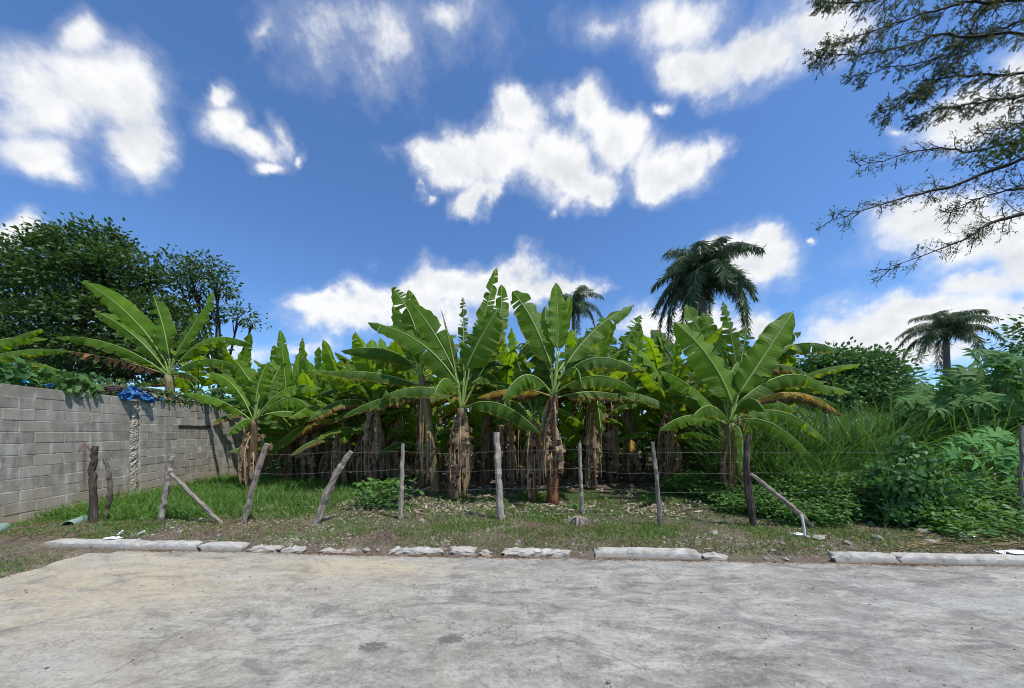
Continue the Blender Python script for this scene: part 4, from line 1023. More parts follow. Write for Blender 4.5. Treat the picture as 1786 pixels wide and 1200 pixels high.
# ------------------------------------------------------------------ trees
def leaf_tree(label, base, lobes, mat, bark, n_clump, per, leaf, tmpl=T_OVAL, trunk_r=.3, seed=0, clump_r=.45, name='leafy_tree', droop=.1, fork=.45, cat='tree', trunk_top=None):
    rs = np.random.default_rng(seed); base = np.asarray(base, float); base[2] = float(gh(base[0], base[1])) - .05
    root = thing(name, label, cat, tuple(base))
    lob = np.array(lobes, float)           # cx cy cz rx ry rz (world)
    ctr = lob[:, :3].mean(0) if trunk_top is None else np.asarray(trunk_top, float)
    tb = Bag(); top = base + (ctr-base)*fork; top[2] = base[2] + (ctr[2]-base[2])*fork
    t = np.linspace(0, 1, 8)[:, None]; tp = base + (top-base)*t + np.array([.15, .1, 0])*np.sin(t*3)*trunk_r
    tb.tube(tp, np.linspace(trunk_r*1.25, trunk_r*.8, 8), 10, True, wob=.08, seed=seed)
    lf = Bag()
    vol = (lob[:, 3]*lob[:, 4]*lob[:, 5])**.7; vol = vol/vol.sum()
    for k, q in enumerate(lob):
        c = q[:3]; m = (top + c)/2 + rs.normal(0, .25, 3); m[2] -= .1
        tt = np.linspace(0, 1, 9); tb.tube(bez(top - ZUP*.1, m, c, tt), np.linspace(trunk_r*.55, .03, 9), 6, True, wob=.06, seed=k)
        for s in range(4):
            e = c + rdir(1, rs)[0]*q[3:6]*.75; mm = (c+e)/2 + rs.normal(0, .15, 3)
            st = bez(top, m, c, np.array([rs.uniform(.5, .95)]))[0]
            tb.tube(bez(st, mm, e, np.linspace(0, 1, 7)), np.linspace(trunk_r*.2, .012, 7), 5, True)
        n = int(n_clump*vol[k]) + 2
        d = rdir(n, rs); rad = rs.uniform(.35, 1.0, n)**.45
        cc = c + d*q[3:6]*rad[:, None]
        N = n*per; ci = np.repeat(np.arange(n), per)
        off = rs.normal(0, 1, (N, 3))*clump_r*np.array([1, 1, .62])*rs.uniform(.5, 1.3, n)[ci][:, None]*.55
        pos = cc[ci] + off
        ld = norm(norm(off) + d[ci]*.6 + rs.normal(0, .5, (N, 3)) - ZUP*droop); nr = norm(ZUP*1.0 + rs.normal(0, .55, (N, 3)))
        X, Y, Zv = axes_from(ld, nr)
        at = np.clip(rs.uniform(0, 1, n)[ci]*.45 + rs.uniform(0, .55, N), 0, 1)
        scatter(lf, tmpl, pos, X, Y, Zv, leaf*rs.uniform(.65, 1.25, N), at)
    link('trunk', tb.mesh('trunk', [bark], base), root)
    link('crown', lf.mesh('crown', [mat], base), root)
    return root
def lobe(px, py, Z, rx, ry, rz=None):
    p = P(px, py, Z); k = Z/FPX; return (*p, rx*k, (rz if rz else (rx+ry)*.5)*k, ry*k)
leaf_tree('large dark leafy tree behind the block wall', ((130-HX)*15/FPX, 15.5, 0), [
  lobe(40,500,15,48,40), lobe(85,455,15,50,38), lobe(150,435,15,50,32), lobe(185,425,15.4,36,24), lobe(215,470,14.6,48,38), lobe(140,490,14.2,70,38), lobe(60,560,14.4,60,30), lobe(150,560,14,70,34), lobe(235,545,14.6,60,40), lobe(290,560,14.8,48,34), lobe(265,490,15.6,26,22), lobe(60,605,14.5,80,20), lobe(165,612,14,80,20), lobe(260,610,14,70,22), lobe(335,595,14.4,40,24), lobe(5,455,16,36,36), lobe(-40,520,15,50,70), lobe(0,590,15,50,22), lobe(100,420,15.6,24,14), lobe(40,635,14.6,70,16), lobe(140,640,14.2,70,16), lobe(230,640,14.2,60,16)],
  M_mango, M_barkdark, 1000, 40, .185, trunk_r=.2, seed=31, clump_r=.5, name='leafy_tree', fork=.3)
leaf_tree('slender open tree at the right edge of the large dark tree', ((385-HX)*16/FPX, 16.4, 0), [
  lobe(368,462,16,26,22), lobe(385,495,16,24,22), lobe(335,500,16.2,30,20), lobe(415,548,16,24,14), lobe(440,563,16,12,8), lobe(355,535,16.5,36,26), lobe(300,465,16.4,36,18), lobe(330,470,16.2,16,10)],
  M_mango, M_barkdark, 120, 22, .17, trunk_r=.12, seed=32, clump_r=.42, name='slender_tree')
leaf_tree('round dark green bushy tree behind the tall grass', ((1480-HX)*14/FPX, 14.3, 0), [
  lobe(1480,655,14,75,42), lobe(1430,665,13.6,50,45), lobe(1530,670,14,52,36), lobe(1490,690,13,85,35), lobe(1450,640,14,40,26), lobe(1545,705,13,40,25), lobe(1400,690,14,45,40)],
  M_bush, M_barkdark, 430, 42, .17, trunk_r=.16, seed=33, clump_r=.5, name='bushy_tree', fork=.25)
leaf_tree('thin leafy tree right of the castor plants at the picture edge', ((1840-HX)*13/FPX, 13.2, 0), [
  lobe(1800,600,13,22,14), lobe(1850,580,13,60,40), lobe(1850,640,13,60,40)], M_bush, M_barkdark, 80, 30, .2, trunk_r=.1, seed=36, clump_r=.5, name='thin_tree')
far_b = [(700, 34), (820, 36), (960, 36), (1090, 35), (1210, 33), (1330, 34), (560, 33), (1620, 30), (1740, 28), (1860, 28), (440, 34)]
for i, (px, Z) in enumerate(far_b):
    leaf_tree(f'distant dark bush behind the plantation, {ORD[i]} from the left', ((px-HX)*Z/FPX, Z, 0), [lobe(px, 712, Z, 75, 42), lobe(px-45, 725, Z, 55, 36), lobe(px+45, 722, Z, 55, 38)] , M_bush, M_barkdark, 60, 26, .55, trunk_r=.15, seed=50+i, clump_r=1.2, name='distant_bush', cat='bush', fork=.3)
# put their labels in left-to-right order
ob = sorted([o for o in bpy.data.objects if o.name.startswith('distant_bush')], key=lambda o: o.location.x/o.location.y)
for i, o in enumerate(ob): o['label'] = f'distant dark bush behind the plants, {ORD[i]} from the left'; o['group'] = 'distant bushes'

def palm(label, base_px, crown_px, Z, nfr, L, seed, trunk_r=.26, dense=1.0):
    rs = np.random.default_rng(seed); crown = P(*crown_px, Z); base = P(base_px, 754, Z); base[2] = float(gh(base[0], base[1])) - .05
    root = thing('royal_palm', label, 'palm', tuple(base), 'royal palms')
    t = np.linspace(0, 1, 22); pts = base + (crown-base)*t[:, None]
    b = Bag(); b.tube(pts, trunk_r*(1 + .25*np.sin(t*2.6)) - .08*t, 10, True); link('trunk', b.mesh('trunk', [M_palmtrunk], base), root)
    b = Bag(); tt = np.linspace(0, 1, 6); b.tube(crown + ZUP*(tt[:, None]*1.5 - .3), trunk_r*.8*(1 - .65*tt), 8); link('crownshaft', b.mesh('crownshaft', [M_bush], base), root)
    for i in range(nfr):
        f = i/(nfr-1); az = i*2.4 + rs.uniform(-.3, .3); d = np.array([math.cos(az), math.sin(az), 0])
        el = math.radians(80 - 82*f + rs.uniform(-8, 8)); Li = L*rs.uniform(.88, 1.1)
        p0 = crown + ZUP*(.9 - .5*f); p1 = p0 + Li*.62*(d*math.cos(el+.35) + ZUP*math.sin(min(1.55, el+.35)))
        p2 = p0 + d*Li*(.50 + .28*math.sin(f*3.1)) + ZUP*Li*(math.sin(el)*.62 - .66*f - .12)
        q = Bag(); s = np.linspace(0, 1, 12); q.tube(bez(p0, p1, p2, s), np.linspace(.05, .012, 12), 4, True, 0, at=.9)
        n = int(130*dense); ss = np.repeat(np.linspace(.10, 1, n), 2); side = np.tile([1, -1], n)
        pos = bez(p0, p1, p2, ss); T = norm(bez_d(p0, p1, p2, ss)); S = norm(np.cross(T, ZUP + 1e-3))*side[:, None]
        hang = rs.uniform(.3, 2.4, len(ss))
        ld = norm(S*1.0 + T*.55 - ZUP*hang[:, None] + rs.normal(0, .18, S.shape)); nr = rdir(len(ss), rs)
        X, Y, Zv = axes_from(ld, nr); ln = L*.26*rs.uniform(.7, 1.2, len(ss))*np.clip(1.15 - .6*ss, .3, 1)
        TV = (np.array([[0,0,0],[.5,.4,0],[-.5,.4,0],[.35,.75,-.09],[-.35,.75,-.09],[0,1,-.22]])*np.array([1, 1, 1]), np.array([[2,1,3,4]]), np.array([[0,1,2],[4,3,5]]), np.zeros((6, 2)))
        scatter(q, TV, pos, X, Y, Zv, np.stack([np.full(len(ss), .040*L/3.4), ln, ln], -1), np.clip(rs.uniform(0, 1, len(ss))*.8 + rs.uniform(0, .2), 0, 1))
        link('frond', q.mesh('frond', [M_palm], base), root)
    return root
palm('tall royal palm with a heavy drooping crown, right of centre', 1212, (1226, 512), 22, 26, 4.5, 41, .25, 1.5)
palm('distant royal palm showing above the centre banana leaves', 1000, (1000, 551), 33, 15, 3.8, 42, .22)
palm('distant royal palm above the castor plants on the right', 1655, (1650, 595), 30, 17, 4.2, 43, .24)

# overhanging tree at the upper right: long boughs coming in from outside
def overhang():
    rs = np.random.default_rng(77); base = P(2120, 754, 17.3); base[2] = float(gh(base[0], base[1])) - .05
    root = thing('overhanging_tree', 'spreading fine-leaved tree reaching in from the upper right', 'tree', tuple(base))
    wood = Bag(); lf = Bag()
    hub = P(2080, 330, 17.6)
    tt = np.linspace(0, 1, 9); wood.tube(bez(base, (base+hub)/2 + np.array([.3, 0, 0]), hub, tt), np.linspace(.6, .4, 9), 10, True, wob=.06)
    boughs = [[(1960,235,9.5),(1786,277,9.2),(1675,320,9),(1588,342,8.9),(1455,383,8.8)],
              [(1960,330,9.4),(1786,373,9),(1727,390,8.8),(1683,416,8.7),(1555,470,8.5)],
              [(1960,200,9.6),(1800,240,9.6),(1700,262,9.6),(1620,262,9.5),(1500,290,9.5)],
              [(1960,130,9.6),(1786,130,9.6),(1690,130,9.6),(1610,150,9.6),(1545,195,9.5)],
              [(1960,60,9.6),(1786,60,9.4),(1650,62,9.3),(1540,90,9.2),(1432,100,9.1)],
              [(1950,-30,9.6),(1786,0,9.4),(1680,5,9.3),(1560,40,9.2),(1448,78,9.1)],
              [(1900,-90,9.6),(1750,-50,9.5),(1620,-20,9.4),(1500,5,9.2),(1440,0,9)],
              [(1960,140,9.8),(1800,165,9.9),(1700,180,9.9),(1600,205,9.8)],
              [(1930,-100,10),(1790,-60,10),(1720,10,10),(1660,110,9.8),(1600,170,9.6)],
              [(1960,300,9.6),(1840,330,9.5),(1770,330,9.5),(1700,350,9.4),(1660,370,9.4)],
              [(1960,20,10.2),(1820,30,10.2),(1720,60,10.2),(1640,100,10),(1500,130,9.9)],
              [(1960,220,9),(1840,230,8.9),(1780,215,8.8),(1720,235,8.7)]]
    sites = []; sdirs = []; amt = []
    def poly(pts, t):
        pts = np.asarray(pts); n = len(pts)-1; x = np.clip(t*n, 0, n-1e-6); i = x.astype(int); f = (x-i)[:, None]
        p = lambda k: pts[np.clip(k, 0, n)]
        a, b, c, d = p(i-1), p(i), p(i+1), p(i+2)
        return .5*(2*b + (c-a)*f + (2*a-5*b+4*c-d)*f**2 + (3*b-a-3*c+d)*f**3)
    for bi, bl in enumerate(boughs):
        pts = [hub] + [P(q[0], q[1], q[2]*1.8) for q in bl]; t = np.linspace(0, 1, 26); path = poly(pts, t)
        path[1:] += rs.normal(0, .045, path[1:].shape)
        r0 = .12 if bi < 2 else .08
        wood.tube(path, r0*(1-t)**.75 + .006, 6, True)
        dense = bi in (3, 4, 5, 6, 7, 8, 10)
        for k in range(5, 26):
            T = norm(path[min(k+1, 25)] - path[k-1])
            for rep in range(2 if not dense else 3):
                sgn = 1 if (k+rep) % 2 else -1
                perp = norm(np.cross(T, TOCAM))*sgn
                d = norm(T + perp*rs.uniform(.4, 1.0) + rs.normal(0, .35, 3) + (np.array([0, 0, -.15]) if not dense else np.array([0, 0, -.35])))
                ln = rs.uniform(.5, 1.5)*(1.15 - .65*k/25)
                p0 = path[k]; p2 = p0 + d*ln; p1 = p0 + (norm(T+d))*ln*.55; s = np.linspace(0, 1, 6)
                sub = bez(p0, p1, p2, s); wood.tube(sub, np.linspace(.022, .008, 6), 4, True)
                for q in range(2, 6):
                    for w in range(2):
                        dd = norm(d + rs.normal(0, .75, 3)); l2 = rs.uniform(.15, .48); e = sub[q] + dd*l2
                        wood.tube(np.array([sub[q], (sub[q]+e)/2 + rs.normal(0, .015, 3), e]), np.array([.008, .006, .004]), 3, False)
                        m = rs.integers(4, 8) if not dense else rs.integers(11, 18)
                        sites.append(sub[q] + (e-sub[q])*rs.uniform(.3, 1.05, (m, 1)) + rs.normal(0, .028, (m, 3))); sdirs.append(np.repeat(dd[None], m, 0))
    pos = np.vstack(sites); dd = np.vstack(sdirs); n = len(pos)
    ld = norm(dd*.7 + rs.normal(0, .5, (n, 3)) + np.array([-.35, 0, -.35])); X, Y, Zv = axes_from(ld, norm(ZUP + rs.normal(0, .7, (n, 3))))
    scatter(lf, T_LEAF, pos, X, Y, Zv, np.stack([rs.uniform(.05, .10, n), rs.uniform(.08, .17, n), rs.uniform(.05, .10, n)], -1), rs.uniform(0, 1, n))
    # one denser green clump near the edge
    c = P(1765, 255, 16.2); n = 900; pos = c + rs.normal(0, 1, (n, 3))*np.array([.8, .6, .38]); X, Y, Zv = axes_from(rdir(n, rs), norm(ZUP + rs.normal(0, .5, (n, 3))))
    scatter(lf, T_LEAF, pos, X, Y, Zv, rs.uniform(.13, .25, n), rs.uniform(.4, 1, n))
    link('trunk', wood.mesh('trunk', [M_barkdark], base), root)
    link('crown', lf.mesh('crown', [M_over], base), root)
overhang()

# ------------------------------------------------------------------ castor plants with palmate leaves
def castor_leaf_mesh(seed, R=1.0, lobes=8):
    rs = np.random.default_rng(seed); V = [[0, 0, 0]]; F4 = []; F3 = []
    ang = np.linspace(-2.55, 2.55, lobes)
    ring = []
    for k, a in enumerate(ang):
        L = R*(1 - .28*(abs(a)/2.55)**1.5)*rs.uniform(.92, 1.06)
        d = np.array([math.sin(a), math.cos(a)]); p = np.array([d[1], -d[0]])
        def pt(f, w, z): q = d*L*f + p*w*L; return [q[0], q[1], z]
        i = len(V); V += [pt(.36, -.135, .035), pt(.36, .135, .035), pt(.62, -.125, -.0), pt(.62, .125, -.0), pt(.5, 0, .0), pt(1, 0, -.22), pt(.34, 0, -.005)]
        ring.append(i)
        F3 += [[0, i+6, i], [0, i+1, i+6]]; F4 += [[i, i+6, i+4, i+2], [i+6, i+1, i+3, i+4]]; F3 += [[i+2, i+4, i+5], [i+4, i+3, i+5]]
    for a, b in zip(ring[:-1], ring[1:]): F3.append([0, a, b+1])
    V = np.array(V, float); V[:, 2] *= R; V[:, 2] += rs.normal(0, .015*R, len(V)); V[0, 2] += .02
    return V, np.array(F4), np.array(F3)
CL = [castor_leaf_mesh(s) for s in range(6)]
CLM = {}
def castor(label, base, leaves, mat, seed):
    rs = np.random.default_rng(seed); base = np.array([base[0], base[1], float(gh(base[0], base[1])) - .03])
    root = thing('castor_plant', label, 'plant', tuple(base), 'castor plants')
    top = np.mean([l[0] for l in leaves], 0); stem = Bag(); fork = base + (top-base)*.5; fork[2] = base[2] + (top[2]-base[2])*.45
    s = np.linspace(0, 1, 8); stem.tube(bez(base, (base+fork)/2, fork, s), np.linspace(.05, .035, 8), 7)
    for (p, R, tilt) in leaves:
        d = p - fork; q = fork + d*rs.uniform(.25, .55) + np.array([0, 0, rs.uniform(0, .12)])
        stem.tube(bez(fork, (fork+q)/2 + rs.normal(0, .05, 3), q, s), np.linspace(.026, .014, 8), 5)
        stem.tube(bez(q, (q+p)/2 + np.array([0, 0, .06]), p, s), np.linspace(.012, .008, 8), 5)
        k = rs.integers(6); key = (k, mat.name)
        if key not in CLM: V, F4, F3 = CL[k]; CLM[key] = mesh_np('palmate_leaf', V, F4, F3, [mat], smooth=False)
        o = link('palmate_leaf', CLM[key], root, tuple(p - base))
        az = math.pi + rs.uniform(-1.3, 1.3) + .5*math.copysign(1, -d[0])*0
        o.rotation_euler = (tilt - .45 + rs.uniform(-.2, .2), rs.uniform(-.3, .3), -az); o.scale = (R, R, R)
    link('stem', stem.mesh('stem', [M_rib], base), root)
rs = np.random.default_rng(61)
def castor_cloud(n, x0, x1, y0, y1, Z, R, tilt, top=None):
    out = []
    for i in range(n):
        for _ in range(40):
            px, py = rs.uniform(x0, x1), rs.uniform(y0, y1)
            if top is None or py > top(px): break
        out.append((P(px, py, Z + rs.uniform(-.8, .8)), R*rs.uniform(.7, 1.15), tilt + rs.uniform(-.35, .25)))
    return out
slope = lambda px: 690 - (px-1570)*.42 if px < 1700 else 612 + (px > 1760)*0
castor('tall castor plant with dark star leaves, left of the two behind the grass', ((1640-HX)*8/FPX, 8.3), castor_cloud(44, 1572, 1700, 625, 730, 8.0, .46, -.35, slope), M_castor, 1)
castor('tall castor plant with dark star leaves reaching the right picture edge', ((1760-HX)*7.6/FPX, 7.9), castor_cloud(64, 1685, 1850, 605, 735, 7.6, .46, -.35), M_castor, 2)
castor('low castor plant with pale star leaves in front of the tall grass', ((1720-HX)*5.9/FPX, 6.1), [(P(x, y, 5.7 + dz), R*1.25, -.75) for (x, y, dz, R) in [(1660,790,0,.30),(1695,765,.3,.28),(1700,800,-.1,.30),(1735,755,.4,.30),(1740,790,.1,.33),(1775,775,.2,.32),(1690,830,-.1,.25),(1652,825,.1,.24),(1765,830,-.1,.30),(1705,845,-.2,.22),(1785,800,-.1,.3),(1670,772,.4,.26),(1720,775,0,.28),(1760,800,.0,.3)]], M_castor2, 3)

# ------------------------------------------------------------------ grass, weeds, litter (uncountable: stuff)
def grass_field(name, label, cat, pts, hgt, mat, seed, bend=(.2, .8), w=.010, tilt=.35, seg=4):
    rs = np.random.default_rng(seed); b = Bag(); n = len(pts); z = gh(pts[:, 0], pts[:, 1]) - .01
    pos = np.column_stack([pts, z])
    for k in range(3):
        tm = blade_t(bend[0] + (bend[1]-bend[0])*k/2, 1.0, seg); idx = np.arange(n) % 3 == k; m = idx.sum()
        if not m: continue
        a = rs.uniform(0, 6.28, m); Z = norm(ZUP + rs.normal(0, tilt, (m, 3))); X = np.column_stack([np.cos(a), np.sin(a), np.zeros(m)]); X = norm(X - (X*Z).sum(1, keepdims=True)*Z); Y = np.cross(Z, X)
        h = hgt[idx]*rs.uniform(.55, 1.2, m)
        scatter(b, tm, pos[idx], X, Y, Z, np.stack([h, np.full(m, w)*rs.uniform(.6, 1.3, m), h], -1), np.clip(rs.uniform(0, 1, m)*.75 + fbm(pos[idx, 0], pos[idx, 1], 1.2, seed)*.25, 0, 1))
    return link(name, b.mesh(name, [mat]), label=label, category=cat, kind='stuff')
def sample(n, x0, x1, y0, y1, dens, seed):
    rs = np.random.default_rng(seed); x = rs.uniform(x0, x1, n); y = rs.uniform(y0, y1, n); k = rs.random(n) < dens(x, y); return np.column_stack([x[k], y[k]])
wallx = lambda y: -8.36 - .225*(y - 5.24)
# long grass at the wall
def d_long(x, y):
    m = (x > wallx(y) + .12) & (y > 5.55 + (fbm(x, y, 1.5, 2)-.5)*.5)
    d = np.clip(1.35 - np.maximum(0, x + 4.4)*1.1, 0, 1)*np.clip((fbm(x, y, 1.1, 8) - .22)*3, 0, 1)
    return m*d*np.clip((11.5-y)/3, 0, 1)
p = sample(34000, -9.5, -2.8, 5.2, 11, d_long, 1)
grass_field('long_grass', 'lush long grass between the block wall and the leaning posts', 'grass', p, np.clip(.16 + .22*fbm(p[:, 0], p[:, 1], 1.5, 4) , .1, .4), M_grass, 2, (.4, 1.0), .0085, .4)
def d_short(x, y):
    on = (y > yk(x) + .13) & (x > wallx(y) + .15)
    n = fbm(x, y, 1.4, 14); d = np.clip((n - .30)*3.8, 0, 1)
    mid = np.exp(-((x-1.2)/2.6)**2)*np.clip((y-4.45)*2.5, 0, 1)*.9
    d = d*.62 + mid*np.clip((fbm(x, y, 2.6, 33)-.32)*3.0, 0, 1)
    d = d*np.where((x < -1.2) & (x > -5), .75, 1)*np.where(y < 4.7, .75, 1)
    d = d*np.clip((8.6-y)/1.4, 0.04, 1)
    return on*np.clip(d, 0, 1)
p = sample(230000, -9, 8.5, 4.0, 9.5, d_short, 3)
grass_field('short_grass', 'patchy short green grass on the verge along the kerb', 'grass', p, np.clip(.03 + .12*fbm(p[:, 0], p[:, 1], 2.2, 6)**1.3, .03, .16), M_grass, 4, (.3, .9), .0055, .5, 3)
def d_dry(x, y):
    left = (x < -5.45) & (y < yk(x) + .3) & (y > 2.6)
    on = (y > yk(x) + .1) & (x > wallx(y) + .1)
    return np.where(left, .55*np.clip((fbm(x, y, 2, 3)-.25)*3, 0, 1), on*np.clip((fbm(x, y, 1.7, 51) - .36)*2.6, 0, .7)*np.clip((9-y)/2, .1, 1))
p = sample(110000, -9.5, 9, 2.6, 9.5, d_dry, 5)
grass_field('dry_grass', 'dry straw coloured grass on the verge and the left corner', 'grass', p, np.clip(.05 + .07*fbm(p[:, 0], p[:, 1], 2, 9), .03, .14), M_grassdry, 6, (.5, 1.3), .005, 1.1, 3)
p = sample(16000, -9.5, -5.4, 2.8, 5.5, lambda x, y: ((y < yk(x)+.9) & (x > wallx(y)+.05))*np.clip((fbm(x, y, 1.6, 71)-.42)*4, 0, 1), 8)
grass_field('corner_grass', 'thin green grass in the dirt corner left of the kerb', 'grass', p, np.full(len(p), .06), M_grass, 7, (.4, 1.0), .005, .8, 3)
# tall grass on the right
def clumps(n, x0, x1, y0, y1, per, spread, seed, dens=None):
    c = sample(n, x0, x1, y0, y1, dens or (lambda x, y: np.ones_like(x)), seed); r = np.random.default_rng(seed+1)
    return np.repeat(c, per, 0) + r.normal(0, spread, (len(c)*per, 2))
p = clumps(520, 5.0, 14.5, 7.0, 12.0, 46, .16, 9, lambda x, y: (x > 4.6 + (y-7)*.62)*1.0)
grass_field('tall_grass', 'tall green cane-like grass in front of the bushy tree', 'grass', p, np.clip(1.75 + 1.0*fbm(p[:, 0], p[:, 1], .9, 3), 1.5, 2.8), M_tall, 10, (.35, 1.0), .024, .24, 6)
p = clumps(260, 5.2, 10.5, 6.0, 7.6, 40, .14, 19)
grass_field('edge_grass', 'mid height grass between the vine shrub and castor plants', 'grass', p, np.clip(.85 + .6*fbm(p[:, 0], p[:, 1], .9, 3), .6, 1.5), M_tall, 20, (.35, 1.0), .020, .28, 6)
# leafy weeds
def weeds(name, label, pts, hgt, leaf, mat, seed, tm=T_OVAL, per=9, cat='weeds', spread=.10):
    rs = np.random.default_rng(seed); b = Bag(); n = len(pts); base = np.column_stack([pts, gh(pts[:, 0], pts[:, 1])])
    ci = np.repeat(np.arange(n), per); N = n*per; f = rs.uniform(.12, 1, N)
    lean = rs.normal(0, .3, (n, 2))
    pos = base[ci] + np.column_stack([lean[ci]*f[:, None]*hgt[ci][:, None] + rs.normal(0, spread, (N, 2)), f*hgt[ci]])
    a = rs.uniform(0, 6.28, N); d = np.column_stack([np.cos(a), np.sin(a), rs.uniform(-.5, .5, N)])
    X, Y, Zv = axes_from(norm(d), norm(ZUP + rs.normal(0, .4, (N, 3)) + np.array([0, -.25, 0])))
    scatter(b, tm, pos, X, Y, Zv, leaf*rs.uniform(.55, 1.25, N), np.clip(.25*rs.uniform(0, 1, n)[ci] + .35*f + rs.uniform(0, .4, N), 0, 1))
    s = np.arange(n); tm2 = blade_t(.12, 1, 3)
    Z = norm(np.column_stack([lean, np.ones(n)])); X = norm(np.cross(rdir(n, rs), Z)); Yv = np.cross(Z, X)
    scatter(b, tm2, base - ZUP*.02, X, Yv, Z, np.stack([hgt*.3, np.full(n, .005), hgt*1.02], -1), np.full(n, .6))
    return link(name, b.mesh(name, [mat]), label=label, category=cat, kind='stuff')
def d_weed(x, y):
    edge = 5.25 + (fbm(x, y, 1.5, 61)-.5)*.9
    return ((x > 4.0 + (y < 5.9)*.35 + (fbm(x, y, 1.3, 63)-.5)*.8) & (y > edge))*np.clip((fbm(x, y, 1.5, 62)-.15)*3, 0, 1)
p = sample(13000, 3.0, 11, 4.7, 8.6, d_weed, 11)
hh = np.clip(.10 + .55*np.clip((p[:, 0]-3.6)/2.0, 0, 1)*np.clip((p[:, 1]-4.9)/1.0, .1, 1)*(.5 + fbm(p[:, 0], p[:, 1], 1.2, 13)), .08, .95)
weeds('leafy_weeds', 'dense leafy green weeds over the right end of the fence', p, hh*1.15, .072, M_weed, 12, per=13)
p = sample(2600, -4, 4, 6.2, 9.0, lambda x, y: np.clip((fbm(x, y, 1.3, 81)-.70)*6, 0, 1), 13)
weeds('low_weeds', 'scattered low weeds on the bare soil under the banana plants', p, np.full(len(p), .12), .07, M_weed, 14, per=6, spread=.05)
p = sample(700, 6.3, 10.5, 4.55, 6.4, lambda x, y: np.clip((fbm(x, y, 1.3, 91)-.3)*3, 0, 1), 15)
weeds('dark_weeds', 'tangled narrow leaved weeds below the pale castor plant', p, np.clip(.25 + .5*np.clip((p[:, 1]-4.6)/1.2, 0, 1), .2, .8), .12, M_weed, 16, T_LEAF, 12)
# shrub at the forked low plant and wall-foot plants
p = sample(90, -3.0, -2.2, 6.2, 6.9, lambda x, y: np.ones_like(x)*.5, 17)
weeds('low_shrub', 'small leafy shrub behind the forked weathered post', p, np.full(len(p), .55), .13, M_weed, 18, T_OVAL, 9)
p = sample(120, -7.3, -5.8, 9.3, 10.6, lambda x, y: np.ones_like(x)*.6, 27)
weeds('wall_shrub', 'dark low shrub at the foot of the wall behind the young plant', p, np.full(len(p), .75), .13, M_bush, 28, T_OVAL, 12)
p = sample(1500, -6, 7, 12, 26, lambda x, y: np.ones_like(x)*.5, 29)
weeds('understory', 'shaded green undergrowth between the far banana stems', p, np.full(len(p), 1.7), .30, M_weed, 30, T_OVAL, 12, spread=.3)
def litter(name, label, pts, size, mat, seed, lift=.012, tm=T_DRY, asp=1.0):
    rs = np.random.default_rng(seed); b = Bag(); n = len(pts); pos = np.column_stack([pts, gh(pts[:, 0], pts[:, 1]) + rs.uniform(0, lift, n)])
    a = rs.uniform(0, 6.28, n); Z = norm(ZUP + rs.normal(0, .28, (n, 3))); X = np.column_stack([np.cos(a), np.sin(a), np.zeros(n)]); X = norm(X - (X*Z).sum(1, keepdims=True)*Z); Y = np.cross(Z, X)
    s = size*rs.uniform(.4, 1.4, n); scatter(b, tm, pos, X, Y, Z, np.stack([s, s*asp*rs.uniform(.5, 1.2, n), s], -1), rs.uniform(0, 1, n))
    return link(name, b.mesh(name, [mat]), label=label, category='leaf litter', kind='stuff')
def d_lit(x, y):
    n = fbm(x, y, 1.2, 5); band = np.exp(-((y-6.35)/.5)**2)*np.clip((x+3.2)*1.0, 0, 1)*np.clip((4.6-x), 0, 1)
    return np.clip((n-.42)*2.4, 0, .6)*(y > 6.2) + band*np.clip((n-.36)*5, 0, 1)
p = sample(30000, -6, 5.8, 5.6, 15, d_lit, 21)
litter('banana_trash', 'pale dry banana leaf trash strewn under the plants', p, .15, M_litter, 22, .04, asp=.6)
p = sample(60000, -8, 9.5, 3.95, 7.2, lambda x, y: (y > yk(x)+.14)*(x > wallx(y)+.2)*np.clip((fbm(x, y, 1.6, 35)-.34)*2.2, 0, 1), 23)
litter('brown_litter', 'small brown leaf bits scattered over the verge', p, .038, M_litterbrown, 24, .012)
p = sample(26000, -8, 9.5, 3.95, 7.0, lambda x, y: (y > yk(x)+.14)*(x > wallx(y)+.2)*np.clip((fbm(x, y, 1.9, 36)-.4)*2.2, 0, 1), 25)
litter('pale_litter', 'pale straw bits scattered over the verge', p, .045, M_litter, 26, .015, asp=.35)
def gutter():
    rs = np.random.default_rng(5); n = 5200; x = rs.uniform(-5.4, 7.5, n); k = rs.random(n) < np.clip((fbm(x, x*0, 1.7, 3)-.3)*2.4, .08, 1); x = x[k]
    y = yk(x) - np.abs(rs.normal(0, .028, len(x))) - .006; b = Bag(); n = len(x)
    pos = np.column_stack([x, y, np.full(n, .006)]); a = rs.uniform(0, 6.28, n); Z = norm(ZUP + rs.normal(0, .3, (n, 3))); X = np.column_stack([np.cos(a), np.sin(a), np.zeros(n)]); X = norm(X - (X*Z).sum(1, keepdims=True)*Z); Y = np.cross(Z, X)
    scatter(b, T_DRY, pos, X, Y, Z, rs.uniform(.012, .04, n), rs.uniform(0, 1, n))
    link('gutter_litter', b.mesh('gutter_litter', [M_litterbrown]), label='brown leaf bits and dirt lying along the foot of the kerb', category='leaf litter', kind='stuff')
gutter()

